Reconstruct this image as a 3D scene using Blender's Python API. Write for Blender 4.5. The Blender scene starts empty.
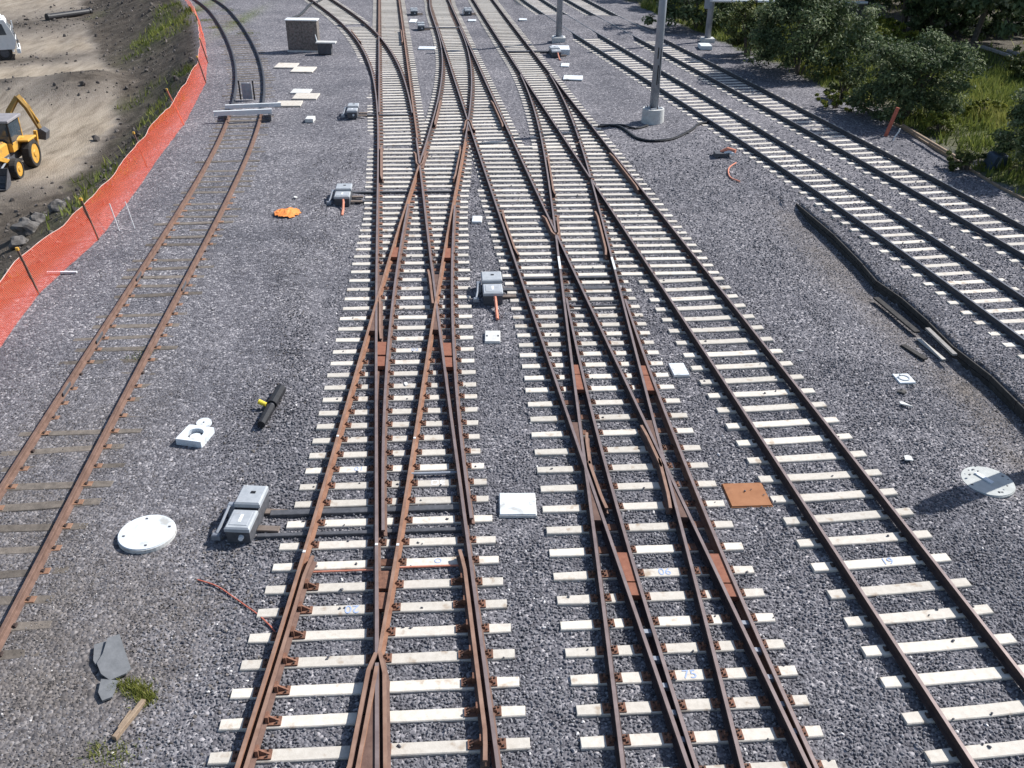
import bpy, bmesh, math, random
import numpy as np
from mathutils import Matrix, Vector, noise as mnoise

random.seed(7)
rng = np.random.default_rng(7)
scene = bpy.context.scene
col = scene.collection
R_ = math.radians

# ------------------------------------------------------------------ camera, world, sun, exposure
CAM_H, PITCH, ROLL, FPX = 11.34, 0.527, 0.0133, 917.46
_ca, _sa = math.cos(PITCH), math.sin(PITCH)
_cr, _sr = math.cos(ROLL), math.sin(ROLL)
FWD = np.array([0, _ca, -_sa]); _UP0 = np.array([0, _sa, _ca]); _RT0 = np.array([1.0, 0, 0])
RGT = _cr * _RT0 + _sr * _UP0
UPV = -_sr * _RT0 + _cr * _UP0
cam_d = bpy.data.cameras.new("camera")
cam_d.sensor_width = 36; cam_d.sensor_fit = 'HORIZONTAL'; cam_d.lens = FPX / 1024 * 36
cam_d.clip_end = 6000; cam_d.clip_start = 0.1
cam = bpy.data.objects.new("camera", cam_d); col.objects.link(cam)
cam.matrix_world = Matrix(((RGT[0], UPV[0], -FWD[0], 0), (RGT[1], UPV[1], -FWD[1], 0), (RGT[2], UPV[2], -FWD[2], CAM_H), (0, 0, 0, 1)))
scene.camera = cam

SUN_EL, SUN_AZ = R_(43), R_(28)          # azimuth measured from +X towards +Y
SUN = Vector((math.cos(SUN_EL) * math.cos(SUN_AZ), math.cos(SUN_EL) * math.sin(SUN_AZ), math.sin(SUN_EL)))
world = bpy.data.worlds.new("World"); scene.world = world; world.use_nodes = True
wn = world.node_tree.nodes; wn.clear()
sky = wn.new("ShaderNodeTexSky"); sky.sky_type = 'NISHITA'; sky.sun_disc = False
sky.sun_elevation = SUN_EL; sky.sun_rotation = math.pi / 2 - SUN_AZ
bg = wn.new("ShaderNodeBackground"); bg.inputs[1].default_value = 0.095
wo = wn.new("ShaderNodeOutputWorld")
world.node_tree.links.new(sky.outputs[0], bg.inputs[0]); world.node_tree.links.new(bg.outputs[0], wo.inputs[0])
sd = bpy.data.lights.new("sun", 'SUN'); sd.energy = 4.5; sd.angle = R_(0.5); sd.color = (1.0, 0.975, 0.945)
so = bpy.data.objects.new("sun", sd); col.objects.link(so)
so.rotation_euler = (-SUN).to_track_quat('-Z', 'Y').to_euler()
scene.view_settings.view_transform = 'Standard'; scene.view_settings.look = 'None'
scene.view_settings.exposure = 0.66; scene.view_settings.gamma = 1.0


def at(px, py, z=0.0):
    """where the sight line of a surveyed photo point meets the level z"""
    u, v = (px - 512) / FPX, -(py - 384) / FPX
    d = FWD + u * RGT + v * UPV
    t = (z - CAM_H) / d[2]
    return Vector((d[0] * t, d[1] * t, z))


# ------------------------------------------------------------------ materials
MATS = {}


def mat(name, c1, c2=None, scale=6.0, rough=0.8, metal=0.0, bump=0.0, bscale=None, rnd=0.0, spec=0.3, detail=6, stain=None):
    if name in MATS: return MATS[name]
    m = bpy.data.materials.new(name); m.use_nodes = True
    nt = m.node_tree; n = nt.nodes; l = nt.links
    b = n['Principled BSDF']; b.inputs['Roughness'].default_value = rough; b.inputs['Metallic'].default_value = metal
    b.inputs['Specular IOR Level'].default_value = spec
    tc = n.new('ShaderNodeTexCoord'); geo = n.new('ShaderNodeNewGeometry')
    nz = n.new('ShaderNodeTexNoise'); nz.inputs['Scale'].default_value = scale; nz.inputs['Detail'].default_value = detail
    nz.inputs['Roughness'].default_value = 0.65
    l.new(geo.outputs['Position'], nz.inputs['Vector'])
    rp = n.new('ShaderNodeValToRGB'); rp.color_ramp.elements[0].position = 0.32; rp.color_ramp.elements[1].position = 0.68
    rp.color_ramp.elements[0].color = (*c1, 1); rp.color_ramp.elements[1].color = (*(c2 or c1), 1)
    l.new(nz.outputs[0], rp.inputs[0]); out = rp.outputs[0]
    if stain:
        n2 = n.new('ShaderNodeTexNoise'); n2.inputs['Scale'].default_value = stain[1]; n2.inputs['Detail'].default_value = 4
        l.new(geo.outputs['Position'], n2.inputs['Vector'])
        r2 = n.new('ShaderNodeValToRGB'); r2.color_ramp.elements[0].position = stain[2]; r2.color_ramp.elements[1].position = stain[2] + 0.12
        r2.color_ramp.elements[0].color = (0, 0, 0, 1); r2.color_ramp.elements[1].color = (1, 1, 1, 1)
        mx = n.new('ShaderNodeMixRGB'); mx.inputs[2].default_value = (*stain[0], 1)
        l.new(n2.outputs[0], r2.inputs[0]); l.new(r2.outputs[0], mx.inputs[0]); l.new(out, mx.inputs[1]); out = mx.outputs[0]
    if rnd:
        oi = n.new('ShaderNodeObjectInfo'); mr = n.new('ShaderNodeMapRange'); mr.inputs[3].default_value = 1 - rnd; mr.inputs[4].default_value = 1 + rnd
        l.new(oi.outputs['Random'], mr.inputs[0])
        hs = n.new('ShaderNodeHueSaturation'); l.new(mr.outputs[0], hs.inputs['Value']); l.new(out, hs.inputs['Color']); out = hs.outputs[0]
    l.new(out, b.inputs['Base Color'])
    if bump:
        nb = n.new('ShaderNodeTexNoise'); nb.inputs['Scale'].default_value = bscale or scale * 4; nb.inputs['Detail'].default_value = 4
        l.new(geo.outputs['Position'], nb.inputs['Vector'])
        bp = n.new('ShaderNodeBump'); bp.inputs['Strength'].default_value = bump; bp.inputs['Distance'].default_value = 0.02
        l.new(nb.outputs[0], bp.inputs['Height']); l.new(bp.outputs[0], b.inputs['Normal'])
    MATS[name] = m
    return m


CONC = mat('sleeper_concrete', (0.485, 0.445, 0.385), (0.595, 0.555, 0.49), 9, 0.85, bump=0.15, bscale=40, rnd=0.15, stain=((0.38, 0.31, 0.24), 4.2, 0.59))
CONC2 = mat('old_concrete', (0.44, 0.44, 0.42), (0.58, 0.58, 0.56), 7, 0.85, bump=0.1, bscale=30, rnd=0.06, stain=((0.38, 0.36, 0.34), 4, 0.62))
LIDW = mat('lid_paint', (0.53, 0.57, 0.60), (0.64, 0.67, 0.69), 5, 0.7, rnd=0.05, bump=0.1, stain=((0.40, 0.40, 0.38), 3.2, 0.57))
LIDG = mat('weathered_lid', (0.36, 0.37, 0.35), (0.46, 0.47, 0.45), 5, 0.8, bump=0.1)
RUST = mat('rail_rust', (0.095, 0.055, 0.043), (0.160, 0.098, 0.076), 5, 0.8, bump=0.15, bscale=50)
RUSTO = mat('orange_rust', (0.150, 0.072, 0.045), (0.26, 0.140, 0.088), 4, 0.85, bump=0.2, bscale=40)
HEAD = mat('worn_rail_head', (0.185, 0.140, 0.130), (0.275, 0.215, 0.20), 3, 0.42, 0.35, rnd=0.0, spec=0.4)
SHADE_RUST = mat('shaded_rail_rust', (0.036, 0.024, 0.023), (0.066, 0.044, 0.040), 5, 0.85, bump=0.15, bscale=50)  # darker copy of the rail rust, side shade put into the colour
SIDING = mat('siding_rust', (0.105, 0.062, 0.047), (0.185, 0.115, 0.088), 4, 0.85, bump=0.2, bscale=40)
HEADO = mat('rusty_rail_head', (0.19, 0.108, 0.075), (0.30, 0.19, 0.14), 3, 0.6, 0.1)
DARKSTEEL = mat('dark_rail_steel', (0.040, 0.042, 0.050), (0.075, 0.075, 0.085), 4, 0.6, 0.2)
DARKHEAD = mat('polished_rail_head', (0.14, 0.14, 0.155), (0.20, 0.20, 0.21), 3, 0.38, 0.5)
PLATE = mat('plate_rust', (0.105, 0.052, 0.036), (0.21, 0.105, 0.068), 14, 0.85, bump=0.3, bscale=60, rnd=0.22)
BLOCK = mat('red_spacer', (0.19, 0.072, 0.044), (0.27, 0.115, 0.070), 9, 0.8)
BOLT = mat('bolt_steel', (0.03, 0.022, 0.020), (0.06, 0.04, 0.034), 20, 0.7)
WOOD = mat('old_sleeper_wood', (0.085, 0.073, 0.062), (0.175, 0.150, 0.126), 7, 0.9, bump=0.4, bscale=30, rnd=0.22)
WOODR = mat('rusty_sleeper_end', (0.18, 0.095, 0.06), (0.30, 0.18, 0.12), 9, 0.9)
TIMB = mat('timber', (0.21, 0.15, 0.105), (0.31, 0.235, 0.165), 9, 0.85, bump=0.3, bscale=35)
TIMBG = mat('grey_timber', (0.026, 0.024, 0.023), (0.060, 0.056, 0.052), 6, 0.9, bump=0.3, bscale=30)
STEELG = mat('galvanised', (0.24, 0.26, 0.295), (0.31, 0.335, 0.37), 2.5, 0.5, 0.25, stain=((0.17, 0.18, 0.21), 1.4, 0.6))
MACH = mat('machine_grey', (0.29, 0.31, 0.33), (0.38, 0.40, 0.42), 6, 0.5, stain=((0.29, 0.29, 0.29), 7, 0.62))
MDARK = mat('machine_side', (0.055, 0.058, 0.065), (0.10, 0.10, 0.11), 8, 0.6)
BLACK = mat('black_plastic', (0.012, 0.012, 0.014), (0.025, 0.025, 0.028), 8, 0.5)
WHITE = mat('white_paint', (0.58, 0.60, 0.61), (0.68, 0.69, 0.69), 4, 0.55, stain=((0.5, 0.48, 0.45), 6, 0.66))
YEL = mat('yellow_paint', (0.50, 0.27, 0.045), (0.60, 0.34, 0.065), 3, 0.5, stain=((0.28, 0.17, 0.07), 2.5, 0.57))
YELB = mat('bright_yellow', (0.7, 0.55, 0.05), None, 3, 0.5)
TYRE = mat('tyre_rubber', (0.022, 0.021, 0.020), (0.05, 0.047, 0.043), 5, 0.9, bump=0.2)
GLASS = mat('dark_glass', (0.03, 0.045, 0.06), (0.06, 0.08, 0.10), 3, 0.08, spec=0.7)
PINK = mat('orange_conduit', (0.58, 0.20, 0.12), (0.66, 0.28, 0.19), 5, 0.6)
ORANGE = mat('orange_cloth', (0.72, 0.20, 0.035), (0.80, 0.30, 0.09), 12, 0.8)
REDP = mat('faded_red_paint', (0.40, 0.095, 0.06), (0.48, 0.15, 0.10), 8, 0.7)
STONE = mat('rock', (0.050, 0.047, 0.044), (0.16, 0.15, 0.14), 4, 0.9, bump=0.3, bscale=14)
SLATE = mat('slate_sheet', (0.125, 0.13, 0.135), (0.175, 0.18, 0.186), 6, 0.8, bump=0.15)
BROWNCAB = mat('cabinet_cladding', (0.085, 0.075, 0.068), (0.25, 0.22, 0.20), 9, 0.85, bump=0.4, bscale=12, detail=8)
BLUEP = mat('blue_marker', (0.30, 0.38, 0.55), None, 4, 0.8)
WHITEP = mat('white_marker', (0.85, 0.85, 0.84), None, 4, 0.8)
BARK = mat('bark', (0.06, 0.05, 0.042), (0.12, 0.10, 0.085), 5, 0.9, bump=0.4)
RUSTPL = mat('rust_sheet', (0.25, 0.105, 0.045), (0.33, 0.15, 0.07), 3, 0.75, stain=((0.20, 0.085, 0.04), 2.2, 0.6))
BLUEC = mat('blue_grey_plastic', (0.035, 0.055, 0.085), (0.06, 0.085, 0.12), 6, 0.6)


def attr_mat(name, attr, stops, rough=0.9, transl=0.0, instancer=False, noise=0.0):
    m = bpy.data.materials.new(name); m.use_nodes = True
    nt = m.node_tree; n = nt.nodes; l = nt.links; b = n['Principled BSDF']; b.inputs['Roughness'].default_value = rough
    b.inputs['Specular IOR Level'].default_value = 0.25
    a = n.new('ShaderNodeAttribute'); a.attribute_name = attr; a.attribute_type = 'INSTANCER' if instancer else 'GEOMETRY'
    rp = n.new('ShaderNodeValToRGB'); e = rp.color_ramp.elements
    while len(e) < len(stops): e.new(0.5)
    for i, (p, c) in enumerate(stops): e[i].position = p; e[i].color = (*c, 1)
    l.new(a.outputs['Fac'], rp.inputs[0]); l.new(rp.outputs[0], b.inputs['Base Color'])
    if transl:
        t = n.new('ShaderNodeBsdfTranslucent'); l.new(rp.outputs[0], t.inputs[0])
        mx = n.new('ShaderNodeMixShader'); mx.inputs[0].default_value = transl
        l.new(b.outputs[0], mx.inputs[1]); l.new(t.outputs[0], mx.inputs[2]); l.new(mx.outputs[0], n['Material Output'].inputs[0])
    return m


LEAF_DK = attr_mat('dark_leaf', 'tone', [(0, (0.024, 0.038, 0.018)), (0.45, (0.075, 0.108, 0.044)), (0.75, (0.15, 0.185, 0.085)), (1, (0.34, 0.35, 0.23))], 0.7, 0.25)
LEAF_OL = attr_mat('olive_leaf', 'tone', [(0, (0.03, 0.04, 0.014)), (0.5, (0.085, 0.105, 0.032)), (1, (0.20, 0.21, 0.07))], 0.7, 0.25)
LEAF_YG = attr_mat('yellow_leaf', 'tone', [(0, (0.06, 0.08, 0.014)), (0.5, (0.16, 0.185, 0.03)), (1, (0.38, 0.35, 0.06))], 0.7, 0.3)
GRASSM = attr_mat('grass_blade', 'tone', [(0, (0.06, 0.078, 0.022)), (0.4, (0.15, 0.185, 0.042)), (0.7, (0.27, 0.275, 0.07)), (1, (0.42, 0.38, 0.15))], 0.8, 0.3)
STONEM = attr_mat('ballast_stone', 'tone', [(0, (0.080, 0.080, 0.089)), (0.35, (0.140, 0.139, 0.150)), (0.7, (0.210, 0.207, 0.221)), (0.93, (0.32, 0.31, 0.315)), (1.0, (0.62, 0.60, 0.58))], 0.85, instancer=True)
DIRTM = attr_mat('dirty_gravel', 'tone', [(0, (0.040, 0.036, 0.034)), (0.35, (0.105, 0.094, 0.085)), (0.7, (0.185, 0.165, 0.150)), (0.93, (0.28, 0.25, 0.235)), (1.0, (0.60, 0.57, 0.54))], 0.9, instancer=True)

# ------------------------------------------------------------------ object helpers


def tag(o, label=None, cat=None, group=None, kind=None):
    if label: o['label'] = label
    if cat: o['category'] = cat
    if group: o['group'] = group
    if kind: o['kind'] = kind
    return o


def thing(name, label, cat, loc=(0, 0, 0), rz=0.0, group=None):
    o = bpy.data.objects.new(name, None); col.objects.link(o); o.empty_display_size = 0.3
    o.location = loc; o.rotation_euler = (0, 0, rz)
    return tag(o, label, cat, group)


class MB:
    def __init__(s): s.v, s.f, s.m = [], [], []

    def add(s, vs, fs, m=0):
        k = len(s.v); s.v += [tuple(p) for p in vs]; s.f += [tuple(i + k for i in f) for f in fs]; s.m += [m] * len(fs); return s

    def box(s, c, d, rz=0.0, m=0, bev=0.0, M=None, taper=1.0):
        x, y, z = d[0] / 2, d[1] / 2, d[2] / 2
        if bev <= 0:
            P = [(sx * x * (taper if sz > 0 else 1), sy * y * (taper if sz > 0 else 1), sz * z) for sz in (-1, 1) for sx, sy in ((-1, -1), (1, -1), (1, 1), (-1, 1))]
            F = [(3, 2, 1, 0), (4, 5, 6, 7), (0, 1, 5, 4), (1, 2, 6, 5), (2, 3, 7, 6), (3, 0, 4, 7)]
        else:
            b = bev; P = []
            for zz, q in ((-z, 0), (z - b, 0), (z, b)):
                for sx, sy in ((-1, -1), (1, -1), (1, 1), (-1, 1)):
                    P.append((sx * (x - q), sy * (y - q), zz))
            F = [(3, 2, 1, 0), (8, 9, 10, 11)]
            for a in (0, 4):
                for i in range(4): F.append((a + i, a + (i + 1) % 4, a + 4 + (i + 1) % 4, a + 4 + i))
        return s.xf(P, F, c, rz, M, m)

    def xf(s, P, F, c, rz, M, m):
        if M is None: M = Matrix.Translation(c) @ Matrix.Rotation(rz, 4, 'Z')
        return s.add([M @ Vector(p) for p in P], F, m)

    def cyl(s, p0, p1, r0, r1=None, n=12, m=0, caps=True):
        p0, p1 = Vector(p0), Vector(p1); r1 = r0 if r1 is None else r1
        q = (p1 - p0).to_track_quat('Z', 'Y'); P = []
        for p, r in ((p0, r0), (p1, r1)):
            for i in range(n):
                a = 2 * math.pi * i / n; P.append(p + q @ Vector((r * math.cos(a), r * math.sin(a), 0)))
        F = [(i, (i + 1) % n, n + (i + 1) % n, n + i) for i in range(n)]
        if caps: F += [tuple(range(n - 1, -1, -1)), tuple(range(n, 2 * n))]
        return s.add(P, F, m)

    def tube(s, pts, r, n=6, m=0):
        pts = [Vector(p) for p in pts]; P = []; F = []
        for i, p in enumerate(pts):
            t = (pts[min(i + 1, len(pts) - 1)] - pts[max(i - 1, 0)]).normalized(); q = t.to_track_quat('Z', 'Y')
            rr = r[i] if isinstance(r, (list, tuple)) else r
            for k in range(n):
                a = 2 * math.pi * k / n; P.append(p + q @ Vector((rr * math.cos(a), rr * math.sin(a), 0)))
        for i in range(len(pts) - 1):
            for k in range(n): F.append((i * n + k, i * n + (k + 1) % n, (i + 1) * n + (k + 1) % n, (i + 1) * n + k))
        F += [tuple(range(n - 1, -1, -1)), tuple(range((len(pts) - 1) * n, len(pts) * n))]
        return s.add(P, F, m)

    def prism(s, poly, z0, z1, m=0, M=None):
        n = len(poly); P = [(x, y, z0) for x, y in poly] + [(x, y, z1) for x, y in poly]
        F = [tuple(range(n - 1, -1, -1)), tuple(range(n, 2 * n))] + [(i, (i + 1) % n, n + (i + 1) % n, n + i) for i in range(n)]
        if M is not None: P = [M @ Vector(p) for p in P]
        return s.add(P, F, m)

    def mesh(s, name, mats, smooth=False):
        me = bpy.data.meshes.new(name); me.from_pydata(s.v, [], s.f)
        for q in (mats if isinstance(mats, (list, tuple)) else [mats]): me.materials.append(q)
        if any(s.m): me.polygons.foreach_set('material_index', s.m)
        if smooth: me.polygons.foreach_set('use_smooth', [True] * len(s.f))
        me.update(); return me

    def build(s, name, mats, parent=None, loc=(0, 0, 0), rz=0.0, smooth=False):
        return link(name, s.mesh(name, mats, smooth), parent, loc, rz)


def link(name, me, parent=None, loc=(0, 0, 0), rz=0.0):
    o = bpy.data.objects.new(name, me); col.objects.link(o); o.location = loc; o.rotation_euler = (0, 0, rz)
    if parent: o.parent = parent
    return o


# ------------------------------------------------------------------ track alignments (metres; distance ahead, offset)
ALIGN = {
    'a_main': [(3, -0.240), (8, -0.915), (12, -1.457), (16, -2.001), (20, -2.543), (25, -3.208), (30, -3.859), (35, -4.501), (40, -5.153), (44, -5.702), (48, -6.297), (52, -6.961), (56, -7.719), (60, -8.594), (64, -9.604), (68, -10.763), (72, -12.071), (76, -13.515), (80, -15.061), (84, -16.651), (90, -19.037), (100, -23.014)],
    'a_through': [(44, -5.639), (50, -6.433), (60, -7.756), (70, -9.080), (80, -10.403), (90, -11.726), (110, -14.373)],
    'cross_left': [(3, -3.020), (8, -2.944), (12, -2.917), (16, -2.951), (20, -3.005), (25, -3.060), (30, -3.083), (35, -3.079), (40, -3.074), (45, -3.107), (50, -3.217), (55, -3.442), (60, -3.805), (65, -4.311), (70, -4.933), (75, -5.611), (80, -6.238), (85, -6.701), (110, -8.856)],
    'slip_left': [(14, -1.602), (16, -1.859), (18, -2.085), (20, -2.282), (22, -2.453), (24, -2.600), (26, -2.727), (28, -2.835), (30, -2.927), (32, -3.006), (34, -3.075)],
    'mid': [(3, 4.185), (8, 3.490), (15, 2.522), (20, 1.835), (30, 0.476), (40, -0.869), (50, -2.200), (60, -3.520), (70, -4.831), (80, -6.135), (85, -6.785), (110, -10.034)],
    'branch': [(3, 2.509), (8, 2.487), (12, 2.456), (16, 2.406), (20, 2.354), (25, 2.298), (30, 2.245), (35, 2.173), (40, 2.053), (45, 1.849), (50, 1.530), (55, 1.070), (60, 0.466), (63, 0.061)],
    'slip_right': [(3, 4.147), (8, 3.582), (12, 3.163), (16, 2.829), (20, 2.572), (24, 2.388), (27, 2.293), (29, 2.247)],
    'c': [(3, 8.240), (8, 7.574), (15, 6.638), (20, 5.962), (30, 4.594), (40, 3.213), (50, 1.829), (60, 0.451), (70, -0.910), (80, -2.246), (85, -2.902), (110, -6.159)],
    'd': [(10, 16.228), (15, 15.459), (20, 14.689), (25, 13.916), (30, 13.074), (40, 11.139), (50, 8.974), (60, 6.700), (70, 4.441), (80, 2.319), (110, -3.383)],
    'e': [(10, 20.381), (15, 19.513), (20, 18.645), (25, 17.777), (30, 16.903), (40, 14.990), (50, 12.878), (60, 10.658), (70, 8.418), (80, 6.247), (110, 0.151)],
    'old': [(3, -8.319), (8, -8.832), (12, -9.242), (15, -9.561), (20, -10.082), (25, -10.583), (30, -11.095), (35, -11.656), (40, -12.321), (45, -13.151), (50, -14.194), (55, -15.477), (60, -16.990), (65, -18.693), (70, -20.534), (75, -22.497), (80, -24.680), (85, -27.281), (105, -37.997)],
}


def curve(name):
    t = np.array(ALIGN[name], float); y, x = t[:, 0], t[:, 1]
    n = len(y); h = np.diff(y); A = np.zeros((n, n)); r = np.zeros(n); A[0, 0] = A[-1, -1] = 1
    for i in range(1, n - 1):
        A[i, i - 1], A[i, i], A[i, i + 1] = h[i - 1], 2 * (h[i - 1] + h[i]), h[i]
        r[i] = 6 * ((x[i + 1] - x[i]) / h[i] - (x[i] - x[i - 1]) / h[i - 1])
    M = np.linalg.solve(A, r)

    def f(q):
        q = np.asarray(q, float); qc = np.clip(q, y[0], y[-1]); i = np.clip(np.searchsorted(y, qc) - 1, 0, n - 2)
        a = y[i + 1] - qc; b = qc - y[i]; hh = h[i]
        v = (M[i] * a ** 3 + M[i + 1] * b ** 3) / (6 * hh) + (x[i] / hh - M[i] * hh / 6) * a + (x[i + 1] / hh - M[i + 1] * hh / 6) * b
        e0 = (x[1] - x[0]) / h[0] - M[1] * h[0] / 6; e1 = (x[-1] - x[-2]) / h[-1] + M[-2] * h[-1] / 6
        return v + np.where(q < y[0], (q - y[0]) * e0, 0) + np.where(q > y[-1], (q - y[-1]) * e1, 0)
    return f


CEN = {k: curve(k) for k in ALIGN}
G = 0.845


def line(name, side, g=None):
    """x of one rail of a track as a function of distance"""
    f = CEN[name]; g = (0.752 if name == 'old' else G) if g is None else g

    def fx(Y):
        Y = np.asarray(Y, float); d = (f(Y + 0.05) - f(Y - 0.05)) / 0.1
        return f(Y) + side * g * np.sqrt(1 + d * d)
    return fx


R1, R2 = line('a_main', -1), line('a_main', 1)
R1B, R2B = line('a_through', -1), line('a_through', 1)
X3, R4 = line('cross_left', -1), line('cross_left', 1)
X3B, R4B = line('slip_left', -1), line('slip_left', 1)
L5, R5 = line('mid', -1), line('mid', 1)
S1, T1 = line('branch', -1), line('branch', 1)
S2, T2 = line('slip_right', -1), line('slip_right', 1)
CL, CR = line('c', -1), line('c', 1)
DL, DR, EL, ER = line('d', -1), line('d', 1), line('e', -1), line('e', 1)
OL, OR = line('old', -1), line('old', 1)

PROFILE = [(-0.07, 0.0), (-0.07, 0.012), (-0.018, 0.030), (-0.010, 0.045), (-0.010, 0.118), (-0.035, 0.132), (-0.036, 0.155), (-0.029, 0.166),
           (0.029, 0.166), (0.036, 0.155), (0.035, 0.132), (0.010, 0.118), (0.010, 0.045), (0.018, 0.030), (0.07, 0.012), (0.07, 0.0)]
ZR = 0.021                               # rail foot above the sleeper top


def sweep_rail(mb, pts, z, prof=PROFILE, hscale=1.0):
    pts = [Vector((p[0], p[1])) for p in pts]; n = len(prof); k0 = len(mb.v); top = next(i for i in range(n) if prof[i][0] < 0 < prof[(i + 1) % n][0] and prof[i][1] > 0.1)
    vs, fs, ms = [], [], []
    for i, p in enumerate(pts):
        t = (pts[min(i + 1, len(pts) - 1)] - pts[max(i - 1, 0)]).normalized(); nx, ny = t.y, -t.x
        for (a, b) in prof: vs.append((p.x + nx * a, p.y + ny * a, z + b * hscale))
    for i in range(len(pts) - 1):
        for k in range(n):
            fs.append((k0 + i * n + k, k0 + i * n + (k + 1) % n, k0 + (i + 1) * n + (k + 1) % n, k0 + (i + 1) * n + k)); ms.append(1 if k in (top,) else 0)
    fs.append(tuple(k0 + k for k in range(n))); fs.append(tuple(k0 + (len(pts) - 1) * n + k for k in range(n - 1, -1, -1))); ms += [0, 0]
    mb.v += vs; mb.f += fs; mb.m += ms


SHADE_RAILED = []  # tracks seen from their sunless side, given the rust with painted shade


def rail(parent, f, y0, y1, z=0.0, mats=None, name='rail', step=0.6, lead=None, tail=None):
    n = max(2, int(abs(y1 - y0) / step) + 1); Y = np.linspace(y0, y1, n); X = f(Y)
    pts = list(zip(X, Y))
    if lead: pts = lead + pts
    if tail: pts = pts + tail
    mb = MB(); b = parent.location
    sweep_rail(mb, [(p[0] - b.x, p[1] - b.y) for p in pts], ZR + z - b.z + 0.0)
    return mb.build(name, mats or ([SHADE_RUST, HEAD] if parent in SHADE_RAILED else [RUST, HEAD]), parent)


def root(f, g, a, b):
    fa = f(a) - g(a)
    for _ in range(60):
        m = (a + b) / 2
        if (f(m) - g(m)) * fa > 0: a = m
        else: b = m
    return (a + b) / 2


def check_rail(parent, f, side, y0, y1, z=0.009, mats=None, off=0.125, name='check_rail', flare=0):
    Y = np.linspace(y0, y1, max(8, int((y1 - y0) / 0.25))); X = f(Y) + side * off
    fw = 0.05 if flare == 0 else 0.025
    if flare in (0, -1): X[0] += side * fw; X[1] += side * fw * .4
    if flare in (0, 1): X[-1] += side * fw; X[-2] += side * fw * .4
    mb = MB(); b = parent.location
    sweep_rail(mb, [(x - b.x, y - b.y) for x, y in zip(X, Y)], ZR + z - b.z)
    return mb.build(name, mats or [RUST, HEADO], parent)


def wedge(parent, f, g, ya, yb, name='crossing_nose', top=0.135, inset=0.03, m=None):
    """solid casting filling the angle between two rails"""
    Y = np.linspace(ya, yb, 6); xa, xb = f(Y), g(Y); lo, hi = np.minimum(xa, xb) + inset, np.maximum(xa, xb) - inset
    ok = hi - lo > 0.005; Y, lo, hi = Y[ok], lo[ok], hi[ok]
    if len(Y) < 2: return
    b = parent.location; poly = [(x - b.x, y - b.y) for x, y in zip(hi, Y)] + [(x - b.x, y - b.y) for x, y in zip(lo[::-1], Y[::-1])]
    if (Y[-1] < Y[0]): poly = poly[::-1]
    mb = MB().prism(poly, ZR - b.z, ZR + top - b.z); return mb.build(name, m or RUST, parent)


def wing(parent, f_leg, side, yc, d, length=1.5, z=0.012, mats=None):
    """wing rail beside a leg of the V, flared at its end"""
    Y = np.linspace(yc - 0.25 * d, yc + length * d, 8); X = f_leg(Y) + side * 0.118
    X[0] = f_leg(Y[0]) + side * 0.05; X[-1] += side * 0.07
    mb = MB(); b = parent.location; sweep_rail(mb, [(x - b.x, y - b.y) for x, y in zip(X, Y)], ZR + z - b.z)
    return mb.build('wing_rail', mats or [RUST, HEADO], parent)


PLATE_MESH = {}


def plate_mesh(w):
    k = round(w / 0.06)
    if k not in PLATE_MESH:
        w = k * 0.06; mb = MB().box((0, 0, 0.011), (w, 0.185, 0.021), bev=0.006)
        for sx in (-1, 1):
            x = sx * (w / 2 - 0.045)
            for sy in (-1, 1): mb.cyl((x, sy * 0.055, 0.02), (x, sy * 0.055, 0.05), 0.018, 0.015, 6, 1)
            mb.box((sx * (w / 2 - 0.10), 0, 0.045), (0.07, 0.09, 0.05), m=0, taper=0.7)
            mb.cyl((sx * (w / 2 - 0.10), 0, 0.06), (sx * (w / 2 - 0.10), 0, 0.095), 0.02, 0.016, 6, 1)
        PLATE_MESH[k] = mb.mesh('baseplate', [PLATE, BOLT])
    return PLATE_MESH[k]


CLIP = MB().box((0, 0, 0.022), (0.07, 0.09, 0.034), taper=0.7); CLIP.cyl((0.02, -0.05, 0.02), (0.02, 0.05, 0.03), 0.014, n=6)
CLIP = CLIP.mesh('rail_clip', [BOLT])

CHAIR = MB().box((0.12, 0, 0.014), (0.28, 0.16, 0.028)).box((0.06, 0, 0.09), (0.05, 0.12, 0.15)); CHAIR.add([(0.05, -0.015, .03), (0.24, -0.015, .03), (0.05, -0.015, .16), (0.05, 0.015, .03), (0.24, 0.015, .03), (0.05, 0.015, .16)], [(0, 1, 2), (5, 4, 3), (1, 4, 5, 2), (0, 3, 4, 1)])
for sy in (-1, 1): CHAIR.cyl((0.20, sy * .05, 0.02), (0.20, sy * .05, 0.06), 0.018, 0.015, 6, 1)
CHAIR = CHAIR.mesh('check_chair', [PLATE, BOLT])
EXCL = []        # (x, y, ux, uy, half length, half width) ground covered by something laid on it


def sleeper_mesh(L, w, h, mono=False):
    mb = MB(); n = max(3, int(L / 0.6)); hw = w / 2; b = 0.014
    xs = np.linspace(-L / 2, L / 2, n + 1); P = []; prof = []
    for i, x in enumerate(xs):
        j = [random.uniform(-0.005, 0.005) for _ in range(5)]; e = 0.012 if i in (0, n) else 0
        xx = x - math.copysign(0, x)
        zt = 0.0 + (random.uniform(-0.002, 0.002))
        if mono: zt += 0.012 * (abs(x) > L / 2 - 0.35) - 0.006 * (abs(x) < 0.5)
        P += [(xx, -hw + j[0], -h), (xx, -hw + j[1] + e, zt - b), (xx + (-e if x > 0 else e), -hw + b + j[1] + e, zt), (xx + (-e if x > 0 else e), hw - b + j[2] - e, zt), (xx, hw + j[2] - e, zt - b), (xx, hw + j[3], -h)]
    F = []
    for i in range(n):
        for k in range(5): a = i * 6 + k; F.append((a, a + 6, a + 7, a + 1))
    F += [tuple(range(0, 6)), tuple(range(n * 6 + 5, n * 6 - 1, -1))]
    mb.add(P, F); return mb


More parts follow.
